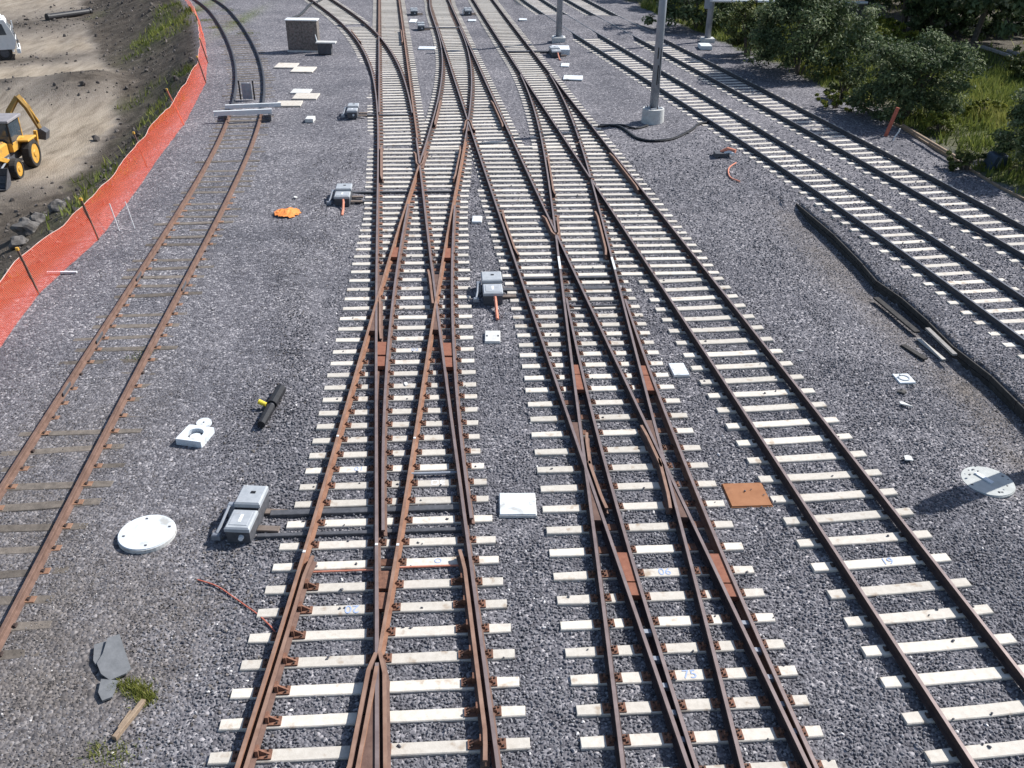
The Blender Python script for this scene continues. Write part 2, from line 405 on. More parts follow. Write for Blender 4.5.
def cross_rows(lines, p, u):
    """offsets along a row (through p, direction u) where it meets each rail line"""
    q = 0.0; out = []
    for f in lines:
        q = 0.0
        for _ in range(6):
            Y = p[1] + q * u[1]; q = (float(f(Y)) - p[0]) / u[0]
        out.append(q)
    return sorted(out)


def bearer(th, p, u, q0, q1, offs, w=0.225, h=0.16, plates=True, z=0.0, near=28, stuff=None, clip=False, m=CONC, jit=0.0, mono=False, cut=None):
    c = (p[0] + (q0 + q1) / 2 * u[0], p[1] + (q0 + q1) / 2 * u[1]); L = q1 - q0
    o = sleeper_mesh(L, w, h, mono).build('sleeper', m, th, (c[0] - th.location.x, c[1] - th.location.y, z - th.location.z), math.atan2(u[1], u[0]) + random.uniform(-jit, jit))
    EXCL.append((c[0], c[1], u[0], u[1], L / 2 + random.choice((0.01, 0.0, -0.02, -0.05, -0.10)), w / 2 + random.uniform(-0.006, 0.012)))
    cl = []
    for q in offs:
        if cl and q - cl[-1][1] < 0.36: cl[-1][1] = q
        else: cl.append([q, q])
    for a, b in cl:
        x = (a + b) / 2 - (q0 + q1) / 2
        if plates:
            if c[1] < near: link('baseplate', plate_mesh(b - a + 0.37), o, (x, 0, 0))
            elif stuff is not None: stuff.box((c[0] + x * u[0] - th.location.x, c[1] + x * u[1] - th.location.y, z - th.location.z + 0.02), (b - a + 0.37, 0.185, 0.04), math.atan2(u[1], u[0]), taper=0.85)
        elif clip:
            if c[1] < near:
                for sx in (-1, 1): link('rail_clip', CLIP, o, (x + sx * 0.10, 0, 0), 0 if sx > 0 else math.pi)
            elif stuff is not None: stuff.box((c[0] + x * u[0] - th.location.x, c[1] + x * u[1] - th.location.y, z - th.location.z + 0.02), (0.24, 0.09, 0.035), math.atan2(u[1], u[0]))
    return o


def unit(a, b):
    n = math.hypot(a, b); return (a / n, b / n)


HD = np.array(unit(-0.134, 1.0)); HN = np.array([HD[1], -HD[0]])
ROWU = unit(*(HN - 0.060 * HD)); ROWU0 = (HN[0], HN[1])


def st(s, t): return HD * s + HN * t


# ------------------------------------------------------------------ ground
FENCE = [(-12.2, 5.0), (-12.9, 14.0), (-13.38, 21.11), (-13.87, 24.44), (-13.84, 28.75), (-14.35, 33.55), (-15.05, 38.39), (-15.63, 43.45), (-17.24, 52.42), (-18.76, 57.89), (-21.07, 65.2), (-23.61, 72.51), (-28.25, 83.69), (-36, 99)]
TOE = [(-22.5, 5.0), (-22.6, 25.0), (-21.83, 37.13), (-20.53, 40.22), (-20.79, 42.26), (-21.81, 47.83), (-22.39, 51.86), (-23.95, 56.47), (-26.71, 63.31), (-30.14, 69.87), (-33.18, 75.64), (-36.46, 82.35), (-44.12, 99.71)]
TRENCH = [(12.60, 10.0), (12.40, 16.0), (12.23, 19.04), (12.15, 20.27), (11.84, 21.82), (11.75, 23.37), (11.57, 24.9), (11.24, 26.17), (11.23, 27.52), (11.06, 30.05), (10.62, 33.47)]
EDGE = [(21.6, 10.0), (20.3, 24.0), (19.31, 33.7), (19.05, 35.11), (18.77, 38.43), (18.42, 43.9), (17.82, 48.4), (17.36, 50.84), (15.4, 60), (12.6, 72), (9.8, 84), (6, 100)]
LOW = -2.3
fx_f = lambda y: np.interp(y, [p[1] for p in FENCE], [p[0] for p in FENCE])
fx_t = lambda y: np.interp(y, [p[1] for p in TOE], [p[0] for p in TOE])
fx_tr = lambda y: np.interp(y, [p[1] for p in TRENCH], [p[0] for p in TRENCH])
fx_e = lambda y: np.interp(y, [p[1] for p in EDGE], [p[0] for p in EDGE])


def sst(a, b, x):
    t = np.clip((x - a) / (b - a), 0, 1); return t * t * (3 - 2 * t)


_ph = rng.uniform(0, 6.28, (24, 3)); _dr = rng.uniform(0, 6.28, 24)


def wob(x, y, sc, k0=0, n=6):
    """smooth pseudo noise about -1..1"""
    o = 0.0
    for k in range(n):
        a = _dr[(k0 + k) % 24]; f = sc * (1 + 0.55 * k)
        o = o + np.sin((x * np.cos(a) + y * np.sin(a)) * f + _ph[(k0 + k) % 24, 0] + 1.7 * np.sin((x * np.sin(a) - y * np.cos(a)) * f * 0.7 + _ph[(k0 + k) % 24, 1])) / (1 + 0.5 * k)
    return o / 2.2


BURY = ((at(600, 38, .1).y, at(560, 15, .1).y), (at(650, 41, .1).y, at(610, 16, .1).y))
HEAPS = []      # x, y, rx, ry, height


def blob(px, py, rx, ry, h, z=LOW): p = at(px, py, z); HEAPS.append((p.x, p.y, rx, ry, h))


blob(88, 92, 3.2, 4.5, 1.2); blob(8, 92, 3.0, 2.2, 0.7); blob(112, 26, 5, 3, 0.3)


def zg(x, y):
    x = np.asarray(x, float); y = np.asarray(y, float)
    z = -0.052 + 0.012 * wob(x, y, 1.1, 0) + 0.010 * wob(x, y, 3.1, 5)
    xf, xt = fx_f(y), fx_t(y)
    t = sst(0.0, 1.0, (xf - 0.45 - x) / np.maximum(xf - xt - 0.45, 1.0)) ** 0.8
    z = z + 0.15 * np.exp(-((x + 4.9 + 0.09 * (y - 10) + 0.5 * wob(x, y, 0.35, 1)) / 1.0) ** 2) * sst(14, 24, y) * sst(70, 50, y) * (0.7 + 0.5 * wob(x, y, 0.9, 4)) * (x > -12)
    z = z + 0.05 * np.sin((x * 0.93 + y * 0.36 + 0.6 * wob(x, y, .2, 3)) * 3.2) * sst(0.3, 1.5, xt - x) * np.clip(wob(x, y, .22, 14) + .4, 0, 1)
    rough = np.clip((xf - 0.3 - x) / 1.0, 0, 1)
    z = z + LOW * t + rough * (0.13 * wob(x, y, 0.55, 3) + 0.07 * wob(x, y, 1.9, 8)) * (1 - 0.6 * (x < xt))
    for hx, hy, rx, ry, h in HEAPS: z = z + h * np.exp(-((x - hx) / rx) ** 2 - ((y - hy) / ry) ** 2)
    # trench of bare soil beside the boards, then the raised ballast of the two right-hand tracks
    e = np.where(y < 33.4, fx_tr(y), line('d', -1)(np.clip(y, 10, 110)) - 1.5 - 0.3 * np.clip((y - 33.4) / 6, 0, 1))
    u = x - e; k = 1 - sst(31.5, 35.0, y)
    tr = -0.30 * sst(-3.2, -0.3, u) * (1 - sst(0.02, 0.12, u)) * k
    up = k * (sst(0.02, 0.12, u) * 0.04 + sst(0.1, 0.9, u) * 0.09) + (1 - k) * sst(-0.9, 0.7, u) * 0.13
    z = z + tr + up * (x > 0)
    for cn, ya, yb in (('d', BURY[0][0], BURY[0][1]), ('e', BURY[1][0], BURY[1][1])):
        z = z + 0.19 * sst(1.9, 1.2, np.abs(x - CEN[cn](np.clip(y, 10, 110)))) * sst(ya - 0.3, ya + 1.2, y) * sst(yb + 0.3, yb - 1.2, y)
    z = z + np.clip(x - fx_e(y) - 0.6, 0, 14) * 0.05 * (x > 4) + np.clip(x - fx_e(y), 0, 1) * (x > 4) * 0.10 * wob(x, y, 0.5, 11)
    return z


def zone(x, y):
    """kinds of ground: r bare earth, g grass, b pale haul road, a brown soil among the gravel"""
    xf, xt, xe = fx_f(y), fx_t(y), fx_e(y)
    n1, n2 = wob(x, y, 0.35, 2), wob(x, y, 1.4, 9)
    off = sst(0.1, 0.6, xf - 0.25 - x)
    road = sst(-0.25, 0.55, xt - x + 0.35 * n2)
    p1 = at(25, 60, LOW); p2 = at(100, 52, LOW)
    band = np.exp(-((y - (p1.y + (x - p1.x) * (p2.y - p1.y) / (p2.x - p1.x))) / 2.2) ** 2)
    dark = np.zeros_like(x)
    for (px, py, rx, ry, a) in [(88, 92, 3.0, 4.2, 1.0), (8, 92, 2.6, 1.6, .8), (20, 25, 9, 6, .8), (120, 15, 9, 9, .9), (15, 205, 3, 3.5, .85), (0, 225, 5, 4, .8), (70, 60, 7, 2, .3)]:
        q = at(px, py, LOW); dark = np.maximum(dark, a * np.exp(-((x - q.x) / rx) ** 2 - ((y - q.y) / ry) ** 2))
    tan = off * road * np.clip(1.0 - dark * 1.1 - 0.62 * band - 0.12 * np.clip(n1, 0, 1), 0, 1)
    grass = np.zeros_like(x)
    for (px, py, rx, ry) in [(172, 28, 2.2, 5), (188, 12, 1.6, 4), (157, 98, .8, 2.6), (168, 118, .7, 1.8), (108, 186, .9, 1.5), (78, 214, .8, 1.5), (182, 80, .7, 1.2), (150, 130, .8, 1.6)]:
        q = at(px, py, LOW * 0.35); grass = np.maximum(grass, np.exp(-((x - q.x) / rx) ** 2 - ((y - q.y) / ry) ** 2))
    grass = grass * off * (0.6 + 0.6 * n2); grass = np.maximum(grass, 0.22 * off * np.clip(1.4 * n1 - 0.55, 0, 1) * (1 - road))
    gr = sst(0.1, 0.8, x - xe + 0.3 * n2) * (x > 4)
    grass = np.maximum(grass, gr * np.clip(0.70 + 0.5 * n1 + 0.3 * n2, 0, 1))
    far = sst(9.0, 13.0, x - xe + 1.2 * n1) * sst(62, 70, y + 0.8 * (x - 20)) * (x > 4)
    grass = grass * (1 - 0.92 * far)
    earth = np.maximum(off * (1 - 0.75 * tan), gr * 0.9)
    for (px, py, rx, ry) in [(205, 5, .7, 7), (240, 20, .6, 6)]:
        q = at(px, py, 0); grass = np.maximum(grass, 0.55 * np.exp(-((x - q.x) / rx) ** 2 - ((y - q.y) / ry) ** 2))
    e = fx_tr(np.clip(y, 10, 33.5)); br = np.exp(-((x - e + 0.7) / 0.75) ** 2) * sst(35, 31, y) * 0.75
    xo = CEN['old'](np.clip(y, 3, 105))
    br = np.maximum(br, np.exp(-((x - xo) / 1.9) ** 2) * sst(24, 12, y) * 0.75)
    q = at(120, 660, 0); br = np.maximum(br, 0.9 * np.exp(-((x - q.x) / 1.3) ** 2 - ((y - q.y) / 2.0) ** 2))
    br = np.maximum(br, 0.75 * sst(-4.4, -5.6, x + 0.5 * n1) * sst(15.5, 11, y) * sst(-16, -13, x))
    br = np.clip(br * (0.75 + 0.4 * n2), 0, 1)
    return np.stack([earth, np.clip(grass, 0, 1), np.clip(tan, 0, 1), br], -1)


def build_ground():
    xs = np.concatenate([[-1600, -700, -300, -150, -95], np.arange(-70, -12, 0.45), np.arange(-12, 9.5, 0.6), np.arange(9.5, 13.4, 0.06), np.arange(13.4, 34, 0.45), np.arange(34, 62, 1.2), [70, 95, 150, 300, 700, 1600]])
    ys = np.concatenate([[-900, -300, -100, -30, -5], np.arange(2, 110, 0.45), [115, 125, 150, 200, 300, 600, 1200, 2500]])
    X, Y = np.meshgrid(xs, ys); Z = zg(X, np.clip(Y, 3, 110)); nx, ny = len(xs), len(ys)
    v = np.stack([X, Y, Z], -1).reshape(-1, 3)
    i = (np.arange(ny - 1)[:, None] * nx + np.arange(nx - 1)[None, :]).ravel()
    f = np.stack([i, i + 1, i + 1 + nx, i + nx], -1)
    me = bpy.data.meshes.new('ground'); me.from_pydata(v.tolist(), [], f.tolist())
    me.polygons.foreach_set('use_smooth', [True] * len(f))
    a = me.attributes.new('zone', 'FLOAT_COLOR', 'POINT'); a.data.foreach_set('color', zone(X, np.clip(Y, 3, 110)).reshape(-1).astype(np.float32))
    me.materials.append(ground_mat()); me.update()
    o = link('ground', me); o['kind'] = 'structure'


def ground_mat():
    m = bpy.data.materials.new('yard_ground'); m.use_nodes = True; nt = m.node_tree; n = nt.nodes; l = nt.links; b = n['Principled BSDF']
    b.inputs['Roughness'].default_value = 0.95; b.inputs['Specular IOR Level'].default_value = 0.15
    geo = n.new('ShaderNodeNewGeometry'); at_ = n.new('ShaderNodeAttribute'); at_.attribute_name = 'zone'
    sep = n.new('ShaderNodeSeparateColor'); l.new(at_.outputs['Color'], sep.inputs[0])

    def noise(sc, det=5, r=0.6):
        q = n.new('ShaderNodeTexNoise'); q.inputs['Scale'].default_value = sc; q.inputs['Detail'].default_value = det; q.inputs['Roughness'].default_value = r
        l.new(geo.outputs['Position'], q.inputs['Vector']); return q.outputs[0]

    def ramp(src, stops):
        r = n.new('ShaderNodeValToRGB'); e = r.color_ramp.elements
        while len(e) < len(stops): e.new(0.5)
        for i, (p, c) in enumerate(stops): e[i].position = p; e[i].color = (*c, 1)
        l.new(src, r.inputs[0]); return r.outputs[0]

    def mix(f, a, b_, mode='MIX'):
        q = n.new('ShaderNodeMixRGB'); q.blend_type = mode
        if isinstance(f, float): q.inputs[0].default_value = f
        else: l.new(f, q.inputs[0])
        l.new(a, q.inputs[1])
        if isinstance(b_, tuple): q.inputs[2].default_value = (*b_, 1)
        else: l.new(b_, q.inputs[2])
        return q.outputs[0]
    vo = n.new('ShaderNodeTexVoronoi'); vo.inputs['Scale'].default_value = 16.0; l.new(geo.outputs['Position'], vo.inputs['Vector'])
    sp = n.new('ShaderNodeSeparateColor'); l.new(vo.outputs['Color'], sp.inputs[0])
    bal = ramp(sp.outputs[0], [(0, (0.070, 0.069, 0.078)), (0.45, (0.134, 0.131, 0.143)), (0.85, (0.200, 0.196, 0.209)), (1, (0.38, 0.365, 0.37))])
    var = ramp(noise(0.28, 4), [(0.35, (0.80, 0.80, 0.82)), (0.65, (1.18, 1.16, 1.15))])
    bal = mix(1.0, bal, var, 'MULTIPLY')
    brn = ramp(sp.outputs[1], [(0, (0.05, 0.045, 0.04)), (0.5, (0.13, 0.112, 0.098)), (1, (0.23, 0.205, 0.185))])
    c = mix(at_.outputs['Alpha'], bal, brn)
    ear = ramp(noise(1.3, 8, 0.7), [(0.3, (0.038, 0.031, 0.024)), (0.5, (0.078, 0.065, 0.052)), (0.72, (0.145, 0.122, 0.098))])
    c = mix(sep.outputs[0], c, ear)
    mp = n.new('ShaderNodeMapping'); mp.inputs['Rotation'].default_value = (0, 0, 0.45); mp.inputs['Scale'].default_value = (1.1, 0.22, 1); l.new(geo.outputs['Position'], mp.inputs[0])
    ns = n.new('ShaderNodeTexNoise'); ns.inputs['Scale'].default_value = 1.5; ns.inputs['Detail'].default_value = 7; ns.inputs['Roughness'].default_value = 0.7; l.new(mp.outputs[0], ns.inputs['Vector'])
    tan = ramp(ns.outputs[0], [(0.30, (0.155, 0.125, 0.092)), (0.48, (0.27, 0.226, 0.172)), (0.70, (0.375, 0.325, 0.258))])
    c = mix(sep.outputs[2], c, tan)
    gra = ramp(noise(2.2, 6), [(0.3, (0.045, 0.060, 0.016)), (0.52, (0.11, 0.145, 0.028)), (0.7, (0.20, 0.19, 0.06))])
    c = mix(sep.outputs[1], c, gra)
    l.new(c, b.inputs['Base Color'])
    bp = n.new('ShaderNodeBump'); bp.inputs['Strength'].default_value = 0.9; bp.inputs['Distance'].default_value = 0.035; bp.invert = True
    l.new(vo.outputs['Distance'], bp.inputs['Height'])
    bp2 = n.new('ShaderNodeBump'); bp2.inputs['Strength'].default_value = 0.8; bp2.inputs['Distance'].default_value = 0.12
    mh = n.new('ShaderNodeMath'); mh.operation = 'MULTIPLY'; l.new(noise(1.6, 8, 0.7), mh.inputs[0]); l.new(sep.outputs[0], mh.inputs[1])
    l.new(mh.outputs[0], bp2.inputs['Height']); l.new(bp.outputs[0], bp2.inputs['Normal']); l.new(bp2.outputs[0], b.inputs['Normal'])
    return m


build_ground()

# ------------------------------------------------------------------ track A: slip crossing in the middle-left
A_ROWS = [7.94, 8.53, 9.13, 9.72, 10.3, 10.88, 11.46, 12.04, 12.61, 13.2, 13.77, 14.42, 15.05, 15.63, 16.2, 16.76, 17.34, 17.92, 18.49, 19.09, 19.66, 20.28, 20.88, 21.51, 22.18, 22.83, 23.48, 24.13, 24.78, 25.44, 26.1, 26.77, 27.4, 28.01, 28.63, 29.2, 29.78, 30.36, 30.93, 31.49, 32.06, 32.62, 33.2, 33.87, 34.5, 35.09, 35.65, 36.22, 36.78, 37.35, 37.93, 38.5, 39.09, 39.68, 40.25]
slipA = thing('slip_crossing', 'rusty slip crossing on cream sleepers, served by the biggest grey point machine', 'rail track', (-3.0, 20, 0))
YA = 40.9
A_L = [(7, -3.35), (9.72, -3.03), (11.4, -2.81), (13.77, -2.52), (16.2, -2.19), (20.3, -1.92), (24.1, -1.68), (28, -1.43), (32, -1.17), (40, -1.12), (42, -1.11)]
A_R = [(7, 1.54), (16.5, 1.55), (18.2, 1.64), (20.6, 1.78), (23.9, 2.0), (27.8, 2.25), (31.2, 2.5), (33.1, 2.68), (36.2, 3.07), (38.2, 3.28), (41, 3.6)]
B_L = [(7, 2.1), (8.7, 2.27), (11, 2.38), (13.6, 2.53), (16.3, 2.7), (19.5, 2.92), (22.4, 3.07), (24, 3.13), (40, 3.15)]
B_R = [(7, 5.82), (8, 5.89), (10.2, 6.01), (12, 6.14), (13.4, 6.22), (15.4, 6.35), (16.7, 6.43), (18.7, 6.53), (20.5, 6.63), (23.3, 6.81), (26, 6.95)]
def end_at(tab, s, p, u):
    t = np.interp(s, [a for a, b in tab], [b for a, b in tab]) + random.uniform(-0.015, 0.015)
    return float((t - np.dot(p, HN)) / np.dot(u, HN))
yc_bot = root(R1, R4, 8, 13); yc_top = root(R2, X3, 33, 42)
kx1, kx2 = root(R1, X3, 19, 30), root(R2, R4, 19, 30)
stuffA = MB()
for i, s in enumerate(A_ROWS):
    p = st(s, -2.5); u = ROWU
    ls = [R1, R2, X3, R4]
    if 14 < p[1] < 33: ls += [X3B, R4B]
    offs = cross_rows(ls, p, u)
    q0, q1 = end_at(A_L, s, p, u), end_at(A_R, s - 0.27, p, u)
    if s > 34.5:  # where the next track's sleepers come close
        ql = cross_rows([L5], p, u)[0]; q1 = min(q1, ql - 0.30)
    o = bearer(slipA, p, u, q0, q1, offs, stuff=stuffA)
    for f, sd, ya, yb in ((X3, 1, 3, at(300, 570).y), (R2, -1, 8.4, at(465, 560).y)):
        q = cross_rows([f], p, u)[0]; yq = p[1] + q * u[1]
        if ya < yq < yb: link('check_chair', CHAIR, o, (q + sd * 0.125 - (q0 + q1) / 2, 0, 0), 0 if sd > 0 else math.pi)
stuffA.build('fastening', PLATE, slipA)['kind'] = 'stuff'
HO = [RUSTO, HEADO]
rail(slipA, R1, yc_bot + 0.23, YA); rail(slipA, R1, 3, yc_bot + 0.05)
rail(slipA, R2, 3, yc_top - 0.23); rail(slipA, R2, yc_top + 0.0, YA)
rail(slipA, X3, 3, yc_top - 0.23, .003, HO); rail(slipA, X3, yc_top - 0.05, YA, .003)
rail(slipA, R4, yc_bot + 0.23, YA, .003, HO); rail(slipA, R4, 3, yc_bot - 0.02, .003, HO)
wing(slipA, R4, -1, yc_bot, -1, 2.2); wing(slipA, R1, 1, yc_bot, -1, 2.6)
wing(slipA, R2, -1, yc_top, 1, 1.6); wing(slipA, X3, 1, yc_top, 1, 1.6)
wedge(slipA, R1, R4, yc_bot - 0.15, yc_bot - 2.4, top=0.13); wedge(slipA, R2, X3, yc_top + 0.1, yc_top + 1.2)
wedge(slipA, R2, X3, yc_top - 0.2, yc_top - 0.9, top=0.12)
for yc, a, b in ((kx1, R1, X3), (kx2, R2, R4)):
    wedge(slipA, a, b, yc + 0.1, yc + 1.9, top=.15, inset=.02); wedge(slipA, a, b, yc - 0.1, yc - 1.8, top=.15, inset=.02)
check_rail(slipA, R1, 1, kx1 - 2.3, kx1 + 0.3, .012, off=0.10, flare=-1); check_rail(slipA, R2, -1, kx2 - 0.2, kx2 + 2.2, .012, off=0.10, flare=1)
check_rail(slipA, X3, 1, 4, at(410, 565).y, .009); check_rail(slipA, R2, -1, 8.55, at(410, 557).y, .009)
check_rail(slipA, R1, 1, at(410, 184).y, at(410, 150).y); check_rail(slipA, R4, -1, at(410, 183).y, at(410, 150).y)


def slip_blade(th, f, host, y0, y1, z, mats=None):
    Y = np.linspace(y0, y1, 80); d = np.abs(f(Y) - host(Y)); ok = Y[d > 0.074]
    return rail(th, f, ok.min(), ok.max(), z, mats, 'switch_rail', 0.5)


def split_range(f, hosts, y0, y1, gap=0.074):
    Y = np.linspace(y0, y1, 160); ok = np.ones(160, bool)
    for h in hosts: ok &= np.abs(f(Y) - h(Y)) > gap
    return Y[ok].min(), Y[ok].max()


a, b = split_range(X3B, [R1, X3], 13.6, 34); rail(slipA, X3B, a, b, .006, None, 'switch_rail')
a, b = split_range(R4B, [R2, R4], 14, 34); rail(slipA, R4B, a, b, .006, None, 'switch_rail')


def block(th, f, g, px_y, ln=0.42, m=BLOCK, top=0.14):
    y = at(410, px_y).y; Y = np.array([y - ln / 2, y + ln / 2]); xa, xb = f(Y) , g(Y); lo, hi = np.minimum(xa, xb) + 0.012, np.maximum(xa, xb) - 0.012
    if np.any(hi - lo < 0.02): return
    b_ = th.location; poly = [(lo[0] - b_.x, Y[0] - b_.y), (hi[0] - b_.x, Y[0] - b_.y), (hi[1] - b_.x, Y[1] - b_.y), (lo[1] - b_.x, Y[1] - b_.y)]
    MB().prism(poly, ZR + 0.03 - b_.z, ZR + top - b_.z).build('spacer_block', m, th)


for py in (257,): block(slipA, X3, X3B, py, 0.8); block(slipA, R4, R4B, py, 0.8)
for py, ln in ((354, .7), (367, .5)): block(slipA, R1, X3B, py, ln); block(slipA, R2, R4B, py, ln)
for py, ln in ((585, .45), (606, .4)): block(slipA, R1, R4, py, ln, PLATE, 0.1)


def rod(th, f0, f1, py, w=0.09, h=0.07, z=-0.01, m=MDARK, ext0=0.0, ext1=0.0, name='switch_rod'):
    y = at(410, py).y; xa = float(f0(y)) - ext0; xb = float(f1(y)) + ext1; sl = ROWU[1] / ROWU[0]; b_ = th.location
    mb = MB().box((0, 0, 0), (xb - xa, w, h), bev=0.01)
    return mb.build(name, m, th, ((xa + xb) / 2 - b_.x, y + 0.0 - b_.y, z - b_.z), math.atan(sl))


rod(slipA, X3, R2, 511, 0.16, 0.08, -0.012, ext0=0.95); rod(slipA, X3, R2, 533, 0.10, 0.07, -0.012, ext0=1.05); rod(slipA, R4, R2, 474, 0.06, 0.05, 0.03, STEELG)
rod(slipA, R1, R4, 192, 0.14, 0.06, 0.0, ext0=1.1); rod(slipA, R1, R4, 201, 0.14, 0.06, 0.0, ext0=0.8)
rod(slipA, R1, R2, 115.5, 0.16, 0.08, 0.0, ext0=0.8)
rod(slipA, X3, R1, 572, 0.03, 0.03, 0.005, PINK, name='cable'); rod(slipA, R4, R2, 566, 0.03, 0.03, 0.005, PINK, name='cable')
# pale joints painted on the rail heads
for (f, py) in ((X3, 437), (R4, 438), (X3, 553), (R1, 545), (R4, 545)):
    y = at(410, py, .19).y; MB().box((0, 0, 0.006), (0.05, 0.06, 0.010)).build('joint_mark', WHITE, slipA, (float(f(y)) - slipA.location.x, y - 20, ZR + 0.166 + 0.004))

# ------------------------------------------------------------------ track B: slip crossing in the middle-right
B_ROWS = [7.5, 8.1, 8.7, 9.29, 9.88, 10.46, 11.07, 11.68, 12.29, 12.94, 13.6, 14.26, 14.93, 15.6, 16.27, 16.96, 17.61, 18.27, 18.93, 19.52, 20.13, 20.72, 21.29, 21.85, 22.41, 22.97, 23.53, 24.09, 24.66, 25.29, 25.89, 26.48, 27.07, 27.65, 28.22, 28.80, 29.36, 29.92, 30.49, 31.09, 31.7, 32.3, 32.9, 33.5, 34.1, 34.7, 35.3, 35.9, 36.5, 37.1, 37.7, 38.3, 38.9, 39.5, 40.1]
slipB = thing('slip_crossing', 'rusty slip crossing on cream sleepers, beside the square rust coloured sheet', 'rail track', (3.0, 20, 0))
YB = 40.9
SHADE_RAILED.append(slipB); yl = root(L5, S1, 12, 22); yr = root(R5, T1, 12, 24); yt = root(R5, S1, 24, 36); yct = root(T1, CL, 33, 46)
stuffB = MB()
for s in B_ROWS:
    p = st(s, 4.0); u = ROWU; long = s > 25.6
    ls = [L5, R5, S1, T1]
    if p[1] < 30: ls += [S2, T2]
    if long: ls += [CL, CR]
    offs = cross_rows(ls, p, u)
    q0 = end_at(B_L, s, p, u); q1 = offs[-1] + 0.52 if long else end_at(B_R, s - 0.2, p, u)
    if s > 34.5: q0 = offs[0] - 0.28
    bearer(slipB, p, u, q0, q1, offs, stuff=stuffB)
stuffB.build('fastening', PLATE, slipB)['kind'] = 'stuff'
rail(slipB, L5, 3, YB, .003); rail(slipB, R5, 3, yt - 0.23, .003); rail(slipB, R5, yt, YB, .003)
rail(slipB, S1, 3, yt - 0.23); rail(slipB, S1, yt - 0.02, YB)
rail(slipB, T1, 3, yct - 0.02 if yct < YB else YB)
if yct < YB: rail(slipB, T1, yct + 0.23, YB); rail(slipB, CL, at(580, 278).y, yct - 0.02, .003); rail(slipB, CL, yct + 0.23, YB, .003)
else: rail(slipB, CL, at(580, 278).y, YB, .003)
rail(slipB, CR, at(580, 278).y, YB)
wing(slipB, R5, -1, yt, 1, 1.6); wing(slipB, S1, 1, yt, 1, 1.6)
wedge(slipB, R5, S1, yt + 0.1, yt + 1.3); wedge(slipB, R5, S1, yt - 0.2, yt - 0.9, top=0.12)
for yc, a, b in ((yl, L5, S1), (yr, R5, T1)):
    wedge(slipB, a, b, yc + 0.1, yc + 1.75, top=.15, inset=.02); wedge(slipB, a, b, yc - 0.1, yc - 1.75, top=.15, inset=.02)
check_rail(slipB, S1, 1, yl + 0.1, yl + 1.3, .012, off=0.10, flare=1); check_rail(slipB, L5, 1, yl - 1.4, yl + 0.2, .012, off=0.11, flare=-1)
check_rail(slipB, T1, -1, yr - 1.5, yr + 0.2, .012, off=0.10, flare=-1); check_rail(slipB, R5, -1, yr - 0.1, yr + 1.5, .012, off=0.10, flare=1)
check_rail(slipB, S1, 1, at(580, 199).y, at(580, 160).y); check_rail(slipB, L5, 1, at(580, 261).y, at(580, 216).y); check_rail(slipB, T1, -1, at(580, 260).y, at(580, 216).y)
check_rail(slipB, CR, -1, at(580, 194).y, at(580, 157).y)
a, b = split_range(S2, [S1, L5], 3, 27.0); rail(slipB, S2, a, b, .006, None, 'switch_rail')
a, b = split_range(T2, [T1, R5], 3, 27.5); rail(slipB, T2, a, b, .006, [RUSTO, HEAD], 'switch_rail')
for py, ln in ((373, .5), (385, .75)): block(slipB, S1, S2, py, ln); block(slipB, T1, T2, py, ln)
for py, ln in ((571, .8), (592, .35)): block(slipB, L5, S2, py, ln); block(slipB, R5, T2, py, ln)
for py in (634, 661, 688, 715, 742):
    block(slipB, L5, S2, py, .09, STEELG, 0.12); block(slipB, R5, T2, py - 10, .09, STEELG, 0.12)
rod(slipB, L5, T2, 276, 0.14, 0.06, 0.0, ext0=0.9); rod(slipB, L5, T2, 287, 0.2, 0.07, 0.0, ext0=0.9); rod(slipB, S1, T1, 304, 0.07, 0.05, 0.02)
rod(slipB, S1, T2, 592, 0.03, 0.02, -0.012, WHITE, name='cable')
for (f, py) in ((S1, 263), (T1, 263)):
    y = at(580, py, .19).y; MB().box((0, 0, 0.006), (0.07, 1.0, 0.012)).build('joint_mark', WHITE, slipB, (float(f(y)) - 3, y - 20, ZR + 0.166 + 0.004), 0.02)

# ------------------------------------------------------------------ track C: plain track with concrete sleepers on the right of the slips
trC = thing('plain_track', 'brown railed plain track between the slip crossings and the soil trench', 'rail track', (6.5, 15, 0))
SHADE_RAILED.append(trC)
C_ROWS = [5.9, 6.6, 7.28, 7.97, 8.66, 9.34, 10.01, 10.69, 11.37, 12.07, 12.75, 13.44, 14.12, 14.81, 15.5, 16.19, 16.89, 17.58, 18.24, 18.91, 19.62, 20.3, 21.0, 21.7, 22.4, 23.1, 23.75, 24.4, 25.05]
for i, s in enumerate(C_ROWS):
    p = st(s, 8.6); offs = cross_rows([CL, CR], p, ROWU0); cq = (offs[0] + offs[1]) / 2
    bearer(trC, p, ROWU0, cq - 1.34, cq + 1.34, offs, w=0.24, plates=False, clip=True, jit=0.012, mono=True)
rail(trC, CL, 3, at(640, 278).y - 0.01, .003); rail(trC, CR, 3, at(640, 278).y - 0.01)

